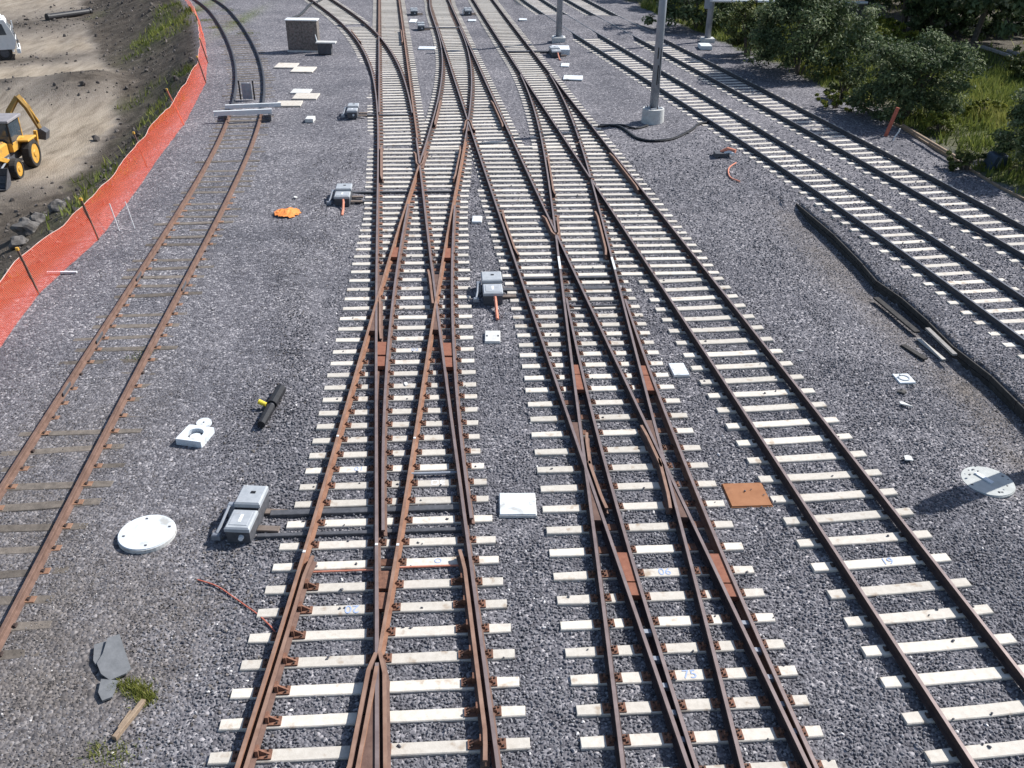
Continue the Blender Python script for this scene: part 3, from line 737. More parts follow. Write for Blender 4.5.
# ------------------------------------------------------------------ far turnouts
turn1 = thing('turnout', 'turnout curving away past the brown cabinet, on cream sleepers', 'rail track', (-7, 60, 0))
turn3 = thing('turnout', 'turnout running straight up the middle of the yard between two other turnouts', 'rail track', (-2.5, 60, 0))
turnC = thing('turnout', 'turnout whose point machine stands by the foot of the distant mast', 'rail track', (1.5, 60, 0))
SHADE_RAILED += [turnC, turn3]
s1, s3, sC = MB(), MB(), MB()
ROWU1 = ROWU0
for s in np.arange(40.9, 92, 0.6):
    t_m = float(CEN['a_main'](min(s, 99))); Y = s * HD[1]
    # turnout 1: sleepers under the straight road and, until they part, under the curve as well
    if Y < 95:
        p = (float(CEN['a_through'](Y)), Y); offs = cross_rows([R1B, R2B], p, ROWU1); o2 = cross_rows([R1, R2] if Y < 46 else [R1, line('a_main', 1)], p, ROWU1)
        allo = sorted(offs + o2)
        if o2[1] > offs[0] - 0.9: bearer(turn1, p, ROWU1, allo[0] - 0.5, allo[-1] + 0.5, allo, stuff=s1, near=0)
        else: bearer(turn1, p, ROWU1, offs[0] - 0.5, offs[1] + 0.5, offs, stuff=s1, near=0)
    # turnout 3
    Y3 = Y; p = (float(CEN['mid'](Y3)), Y3); o5 = cross_rows([L5, R5], p, ROWU1); oX = cross_rows([X3, R4], p, ROWU1); allo = sorted(o5 + oX)
    bearer(turn3, p, ROWU1, allo[0] - 0.42, allo[-1] + 0.5, allo, stuff=s3, near=0)
    p = (float(CEN['c'](Y)), Y); oc = cross_rows([CL, CR], p, ROWU1); ob = cross_rows([S1, T1], p, ROWU1) if Y < 62 else []; allo = sorted(oc + ob)
    bearer(turnC, p, ROWU1, allo[0] - 0.45, allo[-1] + 0.5, allo, stuff=sC, near=0)
for Y in np.arange(62.5, 98, 0.6):      # sleepers of the curved road after it has left the straight one
    xc = float(CEN['a_main'](Y)); dx = float(CEN['a_main'](Y + .1) - CEN['a_main'](Y - .1)) / 0.2; u = unit(1, -dx)
    if xc - float(CEN['a_through'](Y)) < -2.75: bearer(turn1, (xc, Y), u, -1.35, 1.35, [-0.845, 0.845], stuff=s1, near=0)
s1.build('fastening', PLATE, turn1)['kind'] = 'stuff'; s3.build('fastening', PLATE, turn3)['kind'] = 'stuff'; sC.build('fastening', PLATE, turnC)['kind'] = 'stuff'
y36 = root(R2, R1B, 60, 82); ytip1 = at(390, 116).y
R1Bs, R1Be = split_range(R1B, [R1], ytip1, 100)
rail(turn1, R1, YA + 0.01, 98); rail(turn1, R1B, R1Bs, y36 - 0.23, .003, None, 'switch_rail'); rail(turn1, R1B, y36 - 0.02, 100, .003, [RUST, HEADO])
rail(turn1, R2B, YA + 0.01, 100, .003, [RUST, HEADO])
a, b = split_range(R2, [R2B], ytip1, y36 - 0.3); rail(turn1, R2, a, b, 0, None, 'switch_rail'); rail(turn1, R2, y36 + 0.02, 98)
wedge(turn1, R2, R1B, y36 + 0.1, y36 + 1.5)
check_rail(turn1, R1, 1, at(390, 45).y, at(390, 33).y); check_rail(turn1, R2B, -1, at(390, 45).y, at(390, 32).y)
ytip3 = at(460, 29).y; y3f = root(R4, L5, 40, 56)
rail(turn3, X3, YA + 0.01, 100, .006); rail(turn3, R5, YA + 0.01, 100, .003)
a, b = split_range(L5, [X3], y3f + 0.23, ytip3); rail(turn3, L5, a, b, .003, None, 'switch_rail'); rail(turn3, L5, YA + 0.01, y3f - 0.02, .003)
a, b = split_range(R4, [R5], y3f + 0.23, ytip3); rail(turn3, R4, a, b, .006, None, 'switch_rail'); rail(turn3, R4, YA + 0.01, y3f - 0.02, .006)
wedge(turn3, R4, L5, y3f - 0.1, y3f - 1.6); wing(turn3, R4, -1, y3f, -1, 1.6); wing(turn3, L5, 1, y3f, -1, 1.6)
check_rail(turn3, X3, 1, at(460, 129).y, at(460, 104).y); check_rail(turn3, R5, -1, at(460, 130).y, at(460, 104).y)
rail(turnC, CL, YB + 0.01, 100, .003); rail(turnC, CR, YB + 0.01, 100)
a, b = split_range(S1, [CL], YB + 0.01, 62.5); rail(turnC, S1, a, b, 0, None, 'switch_rail')
a, b = split_range(T1, [CR], max(YB, yct) + 0.23, 62.5); rail(turnC, T1, a, b, 0.006, None, 'switch_rail')
rod(turn1, R1, R2, 116, 0.2, 0.08, 0.02, ext0=0.9); rod(turn3, X3, R4, 28, 0.3, 0.1, 0.03, ext0=0.9); rod(turnC, CL, CR, 50.5, 0.3, 0.1, 0.03, ext1=1.4)

# ------------------------------------------------------------------ the two tracks on the raised ballast
ZD = 0.10
trD = thing('plain_track', 'dark railed track next to the retaining boards, its sleepers buried for a stretch', 'rail track', (12, 30, ZD))
trE = thing('plain_track', 'dark railed outermost track running along the bushes and the timber edging', 'rail track', (16, 30, ZD))
for th, cn, fl, fr, hide in ((trD, 'd', DL, DR, BURY[0]), (trE, 'e', EL, ER, BURY[1])):
    sf = MB()
    for i, Y in enumerate(np.arange(14.0, 100, 0.66)):
        x = float(CEN[cn](Y)); dx = float(CEN[cn](Y + .1) - CEN[cn](Y - .1)) / .2; u = unit(1, -dx)
        if hide[0] < Y < hide[1]: continue
        bearer(th, (x, Y), u, -1.34, 1.34, [-0.845, 0.845], w=0.23, plates=False, clip=True, stuff=sf, near=24, z=ZD, mono=True, jit=0.01); EXCL[-1] = EXCL[-1][:4] + (random.uniform(0.92, 1.25), EXCL[-1][5])
    sf.build('fastening', BOLT, th)['kind'] = 'stuff'
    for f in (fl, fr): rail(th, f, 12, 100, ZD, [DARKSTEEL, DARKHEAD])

# ------------------------------------------------------------------ the old siding
trO = thing('old_siding', 'rusty old siding on half buried grey timber sleepers, beside the orange fence', 'rail track', (-10, 20, -0.03))
old_s = [10.4, 11.05, 11.7, 12.4, 13.0, 13.6, 14.26, 14.95, 15.6, 16.3, 16.94, 17.55, 18.22, 18.89, 19.55, 20.2, 20.85, 21.55]
old_y = [s * HD[1] - 0.0 for s in old_s]; old_Y = [at(x_, y_).y for x_, y_ in ((20, 622), (40, 590))]
for Y in np.concatenate([np.arange(6.5, 64, 0.665), np.arange(64, 102, 0.7)]):
    x = float(CEN['old'](Y)); dx = float(CEN['old'](Y + .1) - CEN['old'](Y - .1)) / .2; u = unit(1, -dx + random.uniform(-.05, .05))
    sh = random.uniform(-0.12, 0.14); zz = -0.045 + random.uniform(-0.012, 0.012)
    L0, L1 = -1.25 + sh + random.uniform(-.1, .1), 1.28 + sh + random.uniform(-.15, .1)
    o = bearer(trO, (x, Y), u, L0, L1, [-0.752, 0.752], w=random.uniform(0.19, 0.25), h=0.12, plates=False, clip=Y < 30, near=30, z=zz, m=WOOD, jit=0.02)
    EXCL.pop()
    EXCL.append((x + u[0] * sh, Y + u[1] * sh, u[0], u[1], random.uniform(0.85, 1.28), 0.105))
    if Y < 34:
        for q in (-0.752, 0.752):
            if random.random() < 0.75: MB().box((0, 0, 0.008), (0.34, 0.16, 0.016), bev=0.004).build('baseplate', WOODR, o, (q - (L0 + L1) / 2 + 0.05, 0, 0))
rail(trO, OL, 4, at(190, 112).y, -0.07, [SIDING, SIDING]); rail(trO, OR, 4, at(190, 112).y, -0.07, [SIDING, SIDING])
rail(trO, OL, at(190, 112).y + .02, 104, -0.05, [DARKSTEEL, DARKSTEEL]); rail(trO, OR, at(190, 112).y + .02, 104, -0.05, [DARKSTEEL, DARKSTEEL])
for f, py in ((OL, 278), (OR, 287), (OL, 340), (OL, 392)):
    y = at(190, py).y; MB().box((0, 0, 0), (0.10, 0.55, 0.10), bev=0.01).build('fishplate', MDARK, trO, (float(f(y)) + 10, y - 20, 0.07), 0.1)


def marking(txt, px, py, size, m, th, z=0.004, rz=0.0):
    cu = bpy.data.curves.new('marking', 'FONT'); cu.body = txt; cu.size = size; cu.align_x = 'CENTER'; cu.align_y = 'CENTER'; cu.extrude = 0.001
    t = bpy.data.objects.new('marking', cu); col.objects.link(t); dg = bpy.context.evaluated_depsgraph_get()
    me = bpy.data.meshes.new_from_object(t.evaluated_get(dg)); bpy.data.objects.remove(t); me.materials.clear(); me.materials.append(m)
    p = at(px, py, z); best = min((c for c in th.children if c.name.startswith('sleeper')), key=lambda c: abs((Matrix.Rotation(-c.rotation_euler.z, 3, 'Z') @ (p - th.location - c.location)).y) + 0.01 * abs(c.location.x + th.location.x - p.x))
    q = Matrix.Rotation(-best.rotation_euler.z, 3, 'Z') @ (p - th.location - best.location)
    link('marking', me, best, (q.x, 0, z), rz)


marking('DE', 438, 482, 0.24, WHITEP, slipA); marking('20', 352, 609, 0.26, BLUEP, slipA, rz=math.pi); marking('01', 359, 468, 0.2, BLUEP, slipA)
marking('02', 415, 349, 0.2, BLUEP, slipA); marking('O', 438, 560, 0.18, BLUEP, slipA); marking('06', 666, 576, 0.24, BLUEP, slipB); marking('75', 691, 679, 0.24, BLUEP, slipB)
marking('19', 888, 562, 0.24, BLUEP, trC)

# ------------------------------------------------------------------ loose ballast (uncountable stones)


def stone_instances(name, pts, scl, rot, tone, material, seed):
    me = bpy.data.meshes.new(name); me.from_pydata(pts.tolist(), [], [])
    for nm, ty, arr, key in (('scl', 'FLOAT_VECTOR', scl, 'vector'), ('rot', 'FLOAT_VECTOR', rot, 'vector'), ('tone', 'FLOAT', tone, 'value')):
        a = me.attributes.new(nm, ty, 'POINT'); a.data.foreach_set(key, arr.astype(np.float32).ravel())
    o = link(name, me); o['kind'] = 'stuff'
    ng = bpy.data.node_groups.new('stones', 'GeometryNodeTree')
    ng.interface.new_socket('Geometry', in_out='INPUT', socket_type='NodeSocketGeometry'); ng.interface.new_socket('Geometry', in_out='OUTPUT', socket_type='NodeSocketGeometry')
    n = ng.nodes; l = ng.links; gi = n.new('NodeGroupInput'); go = n.new('NodeGroupOutput')
    j = n.new('GeometryNodeGeometryToInstance')
    for k in range(5):
        ic = n.new('GeometryNodeMeshIcoSphere'); ic.inputs['Radius'].default_value = 0.5; ic.inputs['Subdivisions'].default_value = 1
        sp = n.new('GeometryNodeSetPosition'); nz = n.new('ShaderNodeTexNoise'); nz.noise_dimensions = '4D'; nz.inputs['W'].default_value = seed + k * 3.7; nz.inputs['Scale'].default_value = 1.6
        sub = n.new('ShaderNodeVectorMath'); sub.operation = 'SUBTRACT'; sub.inputs[1].default_value = (0.5, 0.5, 0.5)
        sc = n.new('ShaderNodeVectorMath'); sc.operation = 'SCALE'; sc.inputs['Scale'].default_value = 1.1
        l.new(nz.outputs['Color'], sub.inputs[0]); l.new(sub.outputs[0], sc.inputs[0]); l.new(sc.outputs[0], sp.inputs['Offset']); l.new(ic.outputs['Mesh'], sp.inputs['Geometry'])
        sm = n.new('GeometryNodeSetMaterial'); sm.inputs['Material'].default_value = material
        ss = n.new('GeometryNodeSetShadeSmooth'); ss.inputs['Shade Smooth'].default_value = False
        l.new(sp.outputs[0], ss.inputs[0]); l.new(ss.outputs[0], sm.inputs[0]); l.new(sm.outputs[0], j.inputs[0])
    iop = n.new('GeometryNodeInstanceOnPoints'); iop.inputs['Pick Instance'].default_value = True

    def na(nm, ty):
        q = n.new('GeometryNodeInputNamedAttribute'); q.data_type = ty; q.inputs['Name'].default_value = nm; return q.outputs['Attribute']
    l.new(gi.outputs[0], iop.inputs['Points']); l.new(j.outputs[0], iop.inputs['Instance'])
    e2r = n.new('FunctionNodeEulerToRotation'); l.new(na('rot', 'FLOAT_VECTOR'), e2r.inputs[0]); l.new(e2r.outputs[0], iop.inputs['Rotation']); l.new(na('scl', 'FLOAT_VECTOR'), iop.inputs['Scale'])
    l.new(iop.outputs[0], go.inputs[0])
    md = o.modifiers.new('stones', 'NODES'); md.node_group = ng
    return o


def frustum(x, y, m=220):
    d = np.stack([x, y, np.full_like(x, -CAM_H)], -1); zc = d @ FWD; px = 512 + FPX * (d @ RGT) / zc; py = 384 - FPX * (d @ UPV) / zc
    return (px > -m) & (px < 1024 + m) & (py < 768 + m) & (py > -60)


GX0, GY0, CELL = -17.0, 5.0, 0.03
GNX, GNY = int(40 / CELL), int(44 / CELL)


def exclusion():
    mask = np.zeros((GNX, GNY), bool)
    for (cx, cy, ux, uy, hl, hw) in EXCL:
        if cy > GY0 + 45: continue
        r = hl + 0.1; i0, i1 = int((cx - r - GX0) / CELL), int((cx + r - GX0) / CELL) + 1; ry = hl * abs(uy) + hw + 0.05; j0, j1 = int((cy - ry - GY0) / CELL), int((cy + ry - GY0) / CELL) + 1
        i0, j0 = max(i0, 0), max(j0, 0); i1, j1 = min(i1, GNX), min(j1, GNY)
        if i1 <= i0 or j1 <= j0: continue
        X = GX0 + (np.arange(i0, i1)[:, None] + .5) * CELL - cx; Y = GY0 + (np.arange(j0, j1)[None, :] + .5) * CELL - cy
        mask[i0:i1, j0:j1] |= (np.abs(X * ux + Y * uy) < hl) & (np.abs(-X * uy + Y * ux) < hw)
    return mask


def ballast():
    mask = exclusion(); PT = []
    for y0, y1, g, x0, x1 in ((6.5, 14, 0.056, -13, 13), (14, 21, 0.066, -16, 18), (21, 29, 0.086, -16.5, 21), (29, 48, 0.105, -17, 22.5)):
        X, Y = np.meshgrid(np.arange(x0, x1, g), np.arange(y0, y1, g)); X = X.ravel() + rng.uniform(-g * .55, g * .55, X.size); Y = Y.ravel() + rng.uniform(-g * .55, g * .55, Y.size)
        k = frustum(X, Y) & (X > fx_f(Y) + 0.15) & (X < fx_e(Y) - 0.3); X, Y = X[k], Y[k]
        i = np.clip(((X - GX0) / CELL).astype(int), 0, GNX - 1); j = np.clip(((Y - GY0) / CELL).astype(int), 0, GNY - 1)
        drop = (mask[i, j] & (rng.random(X.size) > 0.010)) | (rng.random(X.size) < sst(27, 47, Y)); PT.append(np.stack([X[~drop], Y[~drop], np.full((~drop).sum(), g)], -1))
    P = np.concatenate(PT); X, Y, g = P.T; n = len(X)
    z = zg(X, Y); base = rng.uniform(0.031, 0.060, n) * np.where(rng.random(n) < 0.04, 1.35, 1.0) * (1 + 0.35 * np.clip((Y - 24) / 14, 0, 1))
    br = zone(X, Y)[:, 3]; isold = np.clip(1.2 - np.abs(X - CEN['old'](np.clip(Y, 3, 105))) / 3.2, 0, 1) + (X < -9.0)
    left = sst(-4.6, -6.6, X + 0.45 * wob(X, Y, 0.6, 4)) * 0.9
    base = base * (1 - 0.50 * np.clip(np.maximum(br, left), 0, 1))
    scl = np.stack([base * rng.uniform(0.9, 1.5, n), base * rng.uniform(0.7, 1.1, n), base * rng.uniform(0.55, 0.95, n)], -1)
    rot = np.stack([rng.uniform(-.45, .45, n), rng.uniform(-.45, .45, n), rng.uniform(0, 6.28, n)], -1)
    ii = np.clip(((X - GX0) / CELL).astype(int), 0, GNX - 1); jj = np.clip(((Y - GY0) / CELL).astype(int), 0, GNY - 1); onS = mask[ii, jj]
    zz = np.where(onS, 0.012 + np.where(X > 11, ZD, 0), z + base * rng.uniform(-0.05, 0.30, n))
    ridge = np.exp(-((X + 4.9 + 0.09 * (Y - 10) + 0.5 * wob(X, Y, 0.35, 1)) / 1.1) ** 2) * sst(10, 16, Y)
    scl *= (1 + 0.25 * ridge)[:, None]
    tone = np.clip(rng.normal(0.42, 0.19, n) + 0.05 * wob(X, Y, 0.5, 7) - 0.20 * ridge + 0.07 * left, 0, 0.95); tone[rng.random(n) < 0.005] = 1.0; tone = np.where(onS, 0.2, tone)
    dirty = rng.random(n) < np.clip(br * 0.95 + 0.18 * left, 0, 1)
    for nm, k, m_, sd_ in (('ballast_gravel', ~dirty, STONEM, 1.0), ('dirty_gravel', dirty, DIRTM, 20.0)):
        stone_instances(nm, np.stack([X, Y, zz], -1)[k], scl[k], rot[k], tone[k], m_, sd_)
    print('stones', n)


# ------------------------------------------------------------------ point machines


def pit_cover(px, py): return at(px, py)


def cover_ground(p, hl, hw, rz=0.0): EXCL.append((p[0], p[1], math.cos(rz), math.sin(rz), hl, hw))


def machine(px, py, rz, label, w=0.52, l1=0.62, l2=0.56, h=0.36, conduit=False, lever=True, rods=1.1, group='point machines'):
    p = at(px, py, 0.0); z = float(zg(p.x, p.y)) + 0.02
    t = thing('point_machine', label, 'point machine', (p.x, p.y, z), rz, group)
    L = l1 + l2 + 0.1
    MB().box((0, 0, h * 0.42), (w * 0.94, L, h * 0.84), bev=0.02).build('body', MDARK, t)
    mb = MB().box((0, L / 2 - l1 / 2, h + 0.045), (w * 1.05, l1, 0.11), bev=0.03); mb.box((0.03, L / 2 - l1 * 0.42, h + 0.105), (0.09, 0.06, 0.02), m=1); mb.build('lid', [MACH, BLACK], t)
    mb = MB().box((0, -L / 2 + l2 / 2 - 0.01, h - 0.02), (w * 1.0, l2 + 0.04, 0.10), bev=0.03); mb.box((0, -L / 2 + l2 / 2 - 0.01, h + 0.034), (w * 0.72, l2 * 0.74, 0.012), bev=0.004); mb.box((0, -L / 2 + l2 / 2 - 0.01, h + 0.042), (w * 0.12, l2 * 0.42, 0.006), m=1); mb.build('lid', [MACH, WHITE], t)
    MB().cyl((0.06, -L / 2 + 0.01, h * 0.45), (0.06, -L / 2 - 0.07, h * 0.45), 0.055, 0.045, 10).build('crank_socket', WHITE, t)
    if lever:
        mb = MB().tube([(-w / 2 - 0.02, 0.15, 0.22), (-w / 2 - 0.13, 0.05, 0.34), (-w / 2 - 0.15, -0.3, 0.26), (-w / 2 - 0.19, -0.55, 0.16)], [0.035, 0.03, 0.028, 0.04], 7); mb.box((-w / 2 - 0.10, 0.12, 0.22), (0.14, 0.12, 0.30), bev=0.02); mb.box((-w / 2 - 0.2, -0.58, 0.12), (0.16, 0.10, 0.12), bev=0.02); mb.build('hand_lever', STEELG, t)
    for yy in (0.32, -0.2):
        MB().box((w / 2 + 0.20, yy, 0.035), (0.42, 0.16, 0.05), bev=0.01).build('rod_bracket', mat('bracket_plate', (.12, .095, .08), (.2, .16, .135), 9), t)
    if conduit:
        MB().tube([(0.05, -L / 2 - 0.05, 0.28), (0.06, -L / 2 - 0.14, 0.2), (0.07, -L / 2 - 0.5, 0.04), (0.07, -L / 2 - 0.95, 0.0)], 0.045, 7).build('conduit', PINK, t)
    cover_ground(p, w / 2, L / 2, rz)
    return t


RZ = math.atan(0.075)
machine(249, 521, RZ - 0.12, 'biggest grey point machine with two lids and a hand lever, by the rusty slip crossing', w=.48, l1=.60, l2=.54)
machine(492, 294, RZ, 'grey point machine with orange conduit standing between the two slip crossings', w=0.58, l1=0.66, l2=0.62, conduit=True)
machine(344, 201, RZ, 'small grey point machine with orange conduit beside the end of the sleepers', w=0.56, conduit=True)
machine(353.5, 117, RZ, 'small grey point machine with two dark rods near the small white box', w=0.5, l1=.6, l2=.5)
machine(421, 29, 0.13, 'little grey point machine behind the long white slab, beside the middle turnout', w=0.5, l1=.45, l2=.4, lever=False)
machine(414, 14, 0.13, 'distant little point machine next to the small white plate between two turnouts', w=0.55, l1=.45, l2=.4, lever=False)
machine(468, 14, 0.13, 'distant point machine with white top at the frame edge', w=0.55, l1=.45, l2=.4, lever=True)
machine(555, 55, 0.13, 'dark point machine with orange conduit below the white slab at the mast foot', w=0.6, conduit=True, lever=False)

# ------------------------------------------------------------------ lids, slabs and plates on the ballast


def lid_round(px, py, r, label, m, th=0.10, cat='pit cover', tabs=None):
    p = at(px, py, 0.07); z = float(zg(p.x, p.y))
    t = thing('pit_cover', label, cat, (p.x, p.y, z), 0, 'pit covers')
    mb = MB().cyl((0, 0, 0.0), (0, 0, th - 0.012), r, r, 40).build('rim', CONC2 if m is LIDW else LIDG, t)
    mb = MB().cyl((0, 0, th - 0.012), (0, 0, th + 0.012), r * 0.985, r * 0.97, 40)
    for a in (0.4, 1.9, 3.5, 5.0): mb.box((r * 0.78 * math.cos(a), r * 0.78 * math.sin(a), th + 0.012), (0.05, 0.05, 0.006), m=1)
    mb.build('lid', [m, MDARK], t)
    if tabs: MB().box((-0.05, 0.08, th + 0.025), (0.10, 0.42, 0.03), 0.5).build('handle', LIDW, t)
    cover_ground(p, r, r * 0.7); cover_ground(p, r * 0.7, r); return t


def px_size(px, py, wpx, hpx, z=0.0):
    a, b = at(px - wpx / 2, py, z), at(px + wpx / 2, py, z); c, d = at(px, py + hpx / 2, z), at(px, py - hpx / 2, z)
    return (b - a).length, (d - c).length


def lid_square(px, py, wpx, hpx, label, m, rz=0.0, h=0.08, cat='pit cover', name='pit_cover', group='pit covers', sub=True, z0=None, edge=CONC2):
    w, d = px_size(px, py, wpx, hpx); p = at(px, py, h if z0 is None else z0); z = float(zg(p.x, p.y)) + 0.008
    t = thing(name, label, cat, (p.x, p.y, z), rz, group)
    MB().box((0, 0, h / 2 - 0.01), (w, d, h - 0.02), bev=0.008).build('frame', edge, t)
    mb = MB().box((0, 0, h - 0.008), (w * 0.955, d * 0.955, 0.024), bev=0.006)
    if sub: mb.box((w * 0.36, 0, h + 0.005), (0.05, 0.09, 0.004), m=1); mb.box((-w * 0.36, 0, h + 0.005), (0.05, 0.09, 0.004), m=1)
    mb.build('lid', [m, edge if m is LIDW else MDARK], t)
    cover_ground(p, w / 2, d / 2, rz); return t


lid_round(146.5, 531, 0.53, 'big pale round pit cover lying between old siding and point machine', LIDW, 0.09)
lid_round(989.5, 475.5, 0.54, 'grey round pit cover crossed by a dark shadow', LIDG, 0.05, tabs=True)
lid_square(517.5, 501.5, 37, 22, 'largest white square pit cover between the two slip crossings', LIDW, 0.03)
lid_square(492.5, 334, 15.5, 11, 'cream square pit cover in front of the orange conduit machine', CONC2, 0.02, edge=CONC2)
lid_square(679, 367, 16, 12, 'tilted white square pit cover with dark specks beside the plain track', LIDW, 0.10)
lid_square(477, 217.5, 10, 6, 'small white square pit cover where the two crossings nearly touch', LIDW, 0.0)
lid_square(747, 492.5, 42, 23, 'rust orange steel sheet lying on ballast beside the plain track', RUSTPL, 0.07, 0.03, 'steel sheet', 'steel_sheet', None, False, edge=RUSTPL)
# square cover with a raised ring, and its little ring lid next to it
p = at(195, 434, .08); t = thing('pit_cover', 'white square pit frame with an open round hole', 'pit cover', (p.x, p.y, float(zg(p.x, p.y)) + 0.01), -0.2, 'pit covers')
mb = MB(); n = 24
for k in range(n):
    a0, a1 = 2 * math.pi * k / n, 2 * math.pi * (k + 1) / n

    def sq(a): c, s_ = math.cos(a), math.sin(a); q = 0.30 / max(abs(c), abs(s_)); return (q * c, q * s_)
    i0, i1 = (0.19 * math.cos(a0), 0.19 * math.sin(a0)), (0.19 * math.cos(a1), 0.19 * math.sin(a1)); o0, o1 = sq(a0), sq(a1)
    mb.prism([o0, o1, i1, i0], 0, 0.16)
mb.build('frame', LIDW, t); MB().cyl((0, 0, 0.03), (0, 0, 0.05), 0.185, n=20).build('hole_floor', MDARK, t); MB().cyl((0.01, -.01, 0.05), (0.01, -.01, 0.09), 0.12, n=18).build('inner_ring', LIDW, t); cover_ground(p, .3, .3, -.2)
p = at(199, 427, .05); t = thing('manhole_cover', 'small white round lid lying beside the open square pit frame', 'lid', (p.x + 0.05, p.y + 0.20, float(zg(p.x, p.y)) + 0.06)); t.rotation_euler = (0.12, 0, 0)
MB().cyl((0, 0, 0), (0, 0, 0.05), 0.17, 0.165, 22).build('lid', LIDW, t); MB().cyl((0, 0, 0.05), (0, 0, 0.056), 0.02, n=8).build('lift_hole', BLACK, t)
p = at(905, 374.5, .05); t = lid_square(905, 374.5, 17, 8.5, 'white square pit cover with a grey ring, near the loose grey plank', LIDW, 0.09, 0.05, sub=False)
mb = MB()
for k in range(20):
    a0, a1 = 2 * math.pi * k / 20, 2 * math.pi * (k + 1) / 20; mb.prism([(0.15 * math.cos(a0), 0.15 * math.sin(a0)), (0.15 * math.cos(a1), 0.15 * math.sin(a1)), (0.11 * math.cos(a1), 0.11 * math.sin(a1)), (0.11 * math.cos(a0), 0.11 * math.sin(a0))], 0.065, 0.071)
mb.build('ring_mark', MACH, t)


def slab(px, py, wpx, hpx, label, rz=0.0, h=0.06, m=CONC2, group='concrete slabs beside the siding'):
    w, d = px_size(px, py, wpx, hpx); p = at(px, py, h); z = float(zg(p.x, p.y)) + 0.02
    o = MB().box((0, 0, h / 2), (w, d, h), bev=0.015).build('concrete_slab', m, None, (p.x, p.y, z), rz); tag(o, label, 'concrete slab', group); cover_ground(p, w / 2, d / 2, rz); return o


slab(286.5, 64.5, 21, 4.5, 'cream concrete slab, the farthest of the slabs before the brown cabinet', 0.0, m=CONC)
slab(303.5, 68.5, 22, 5, 'cream concrete slab just in front of the farthest slab', 0.0, m=CONC)
slab(301, 90, 19, 4, 'pale blue grey concrete slab touching a cream slab', 0.0)
slab(306, 95, 24, 5.5, 'cream concrete slab touching the pale blue grey one', 0.02, m=CONC)
slab(289, 102.5, 25, 5, 'cream slab nearest the white barrier across the old siding', 0.08, m=CONC)
slab(310, 116.5, 8, 3, 'little pale concrete block by itself on dark gravel', 0.0, 0.18)
slab(427, 47, 17, 2.5, 'long white slab between curved turnout and middle turnout', 0.0, m=LIDW, group=None)
slab(413, 20, 7, 3, 'small white plate between two little point machines', 0.0, m=LIDW, group=None)
slab(573, 77, 19, 4, 'white rectangular slab to the side of the tall mast', -0.1, 0.06, LIDW, None)
slab(565, 64, 8, 3, 'small white plate between white slab and mast foot', -0.1, 0.06, LIDW, None)
slab(523, 19.5, 8, 1.6, 'thin white plate beyond the mast foot, near the far track', 0, 0.05, LIDW, None)
slab(472, 19.5, 8, 1.6, 'thin white plate just below the distant point machine', 0, 0.05, LIDW, None)
slab(705, 46, 11, 3, 'white slab at the base of the mast with the white beam', 0, 0.25, LIDW, None)
slab(560.5, 47, 17, 4, 'white slab lid raised on a dark pit at the mast foot', 0, 0.35, LIDW, None)
slab(285, 213, 0.1, 0.1, 'x', 0) if False else None
# scraps of white litter
for k, (px, py, s_, lb) in enumerate([(295, 197.5, .22, 'white paper scrap beside the orange cloth'), (406, 383.5, .16, 'white flake lying next to the cream pit cover'), (297, 98, .1, None), (905, 577, .1, None), (906, 403, .25, 'white angular scrap beneath the ringed pit cover'), (918, 419, .12, None), (908, 458, .28, 'white lump of stone lying on open ballast'), (801, 350, .18, 'white flake beyond the end of a cream sleeper')]):
    if not lb: continue
    s_ *= 0.62; p = at(px, py, 0.03); a = [rng.uniform(.45, 1.25) for _ in range(6)]
    o = MB().prism([(s_ * a[i] * math.cos(i * 1.05), s_ * 0.6 * a[i] * math.sin(i * 1.05)) for i in range(6)], 0, 0.03).build('litter_scrap', CONC2, None, (p.x, p.y, float(zg(p.x, p.y)) + 0.045), rng.uniform(0, 3)); o.rotation_euler.x = 0.15; tag(o, lb, 'scrap', 'white scraps on the ballast')

# orange cloth
p = at(287, 214, 0); mb = MB(); N = 12; P = []; F = []
for i in range(N + 1):
    for j in range(N + 1):
        u_, v_ = i / N * 2 - 1, j / N * 2 - 1; rr = math.hypot(u_, v_); q = mnoise.noise(Vector((u_ * 2.1, v_ * 2.1, 3)))
        P.append((u_ * 0.45 * (1 + .3 * q), v_ * 0.5 * (1 - .3 * q), 0.03 + 0.16 * max(0, 1 - rr) * (0.6 + 0.8 * abs(q)) + 0.05 * abs(mnoise.noise(Vector((u_ * 5, v_ * 5, 1))))))
for i in range(N):
    for j in range(N):
        a = i * (N + 1) + j
        if math.hypot(i / N * 2 - 1, j / N * 2 - 1) < 1.02: F.append((a, a + N + 1, a + N + 2, a + 1))
o = mb.add(P, F).build('orange_cloth', ORANGE, None, (p.x, p.y, float(zg(p.x, p.y)) + .02), 0.5); tag(o, 'crumpled orange cloth lying on the ballast', 'cloth')

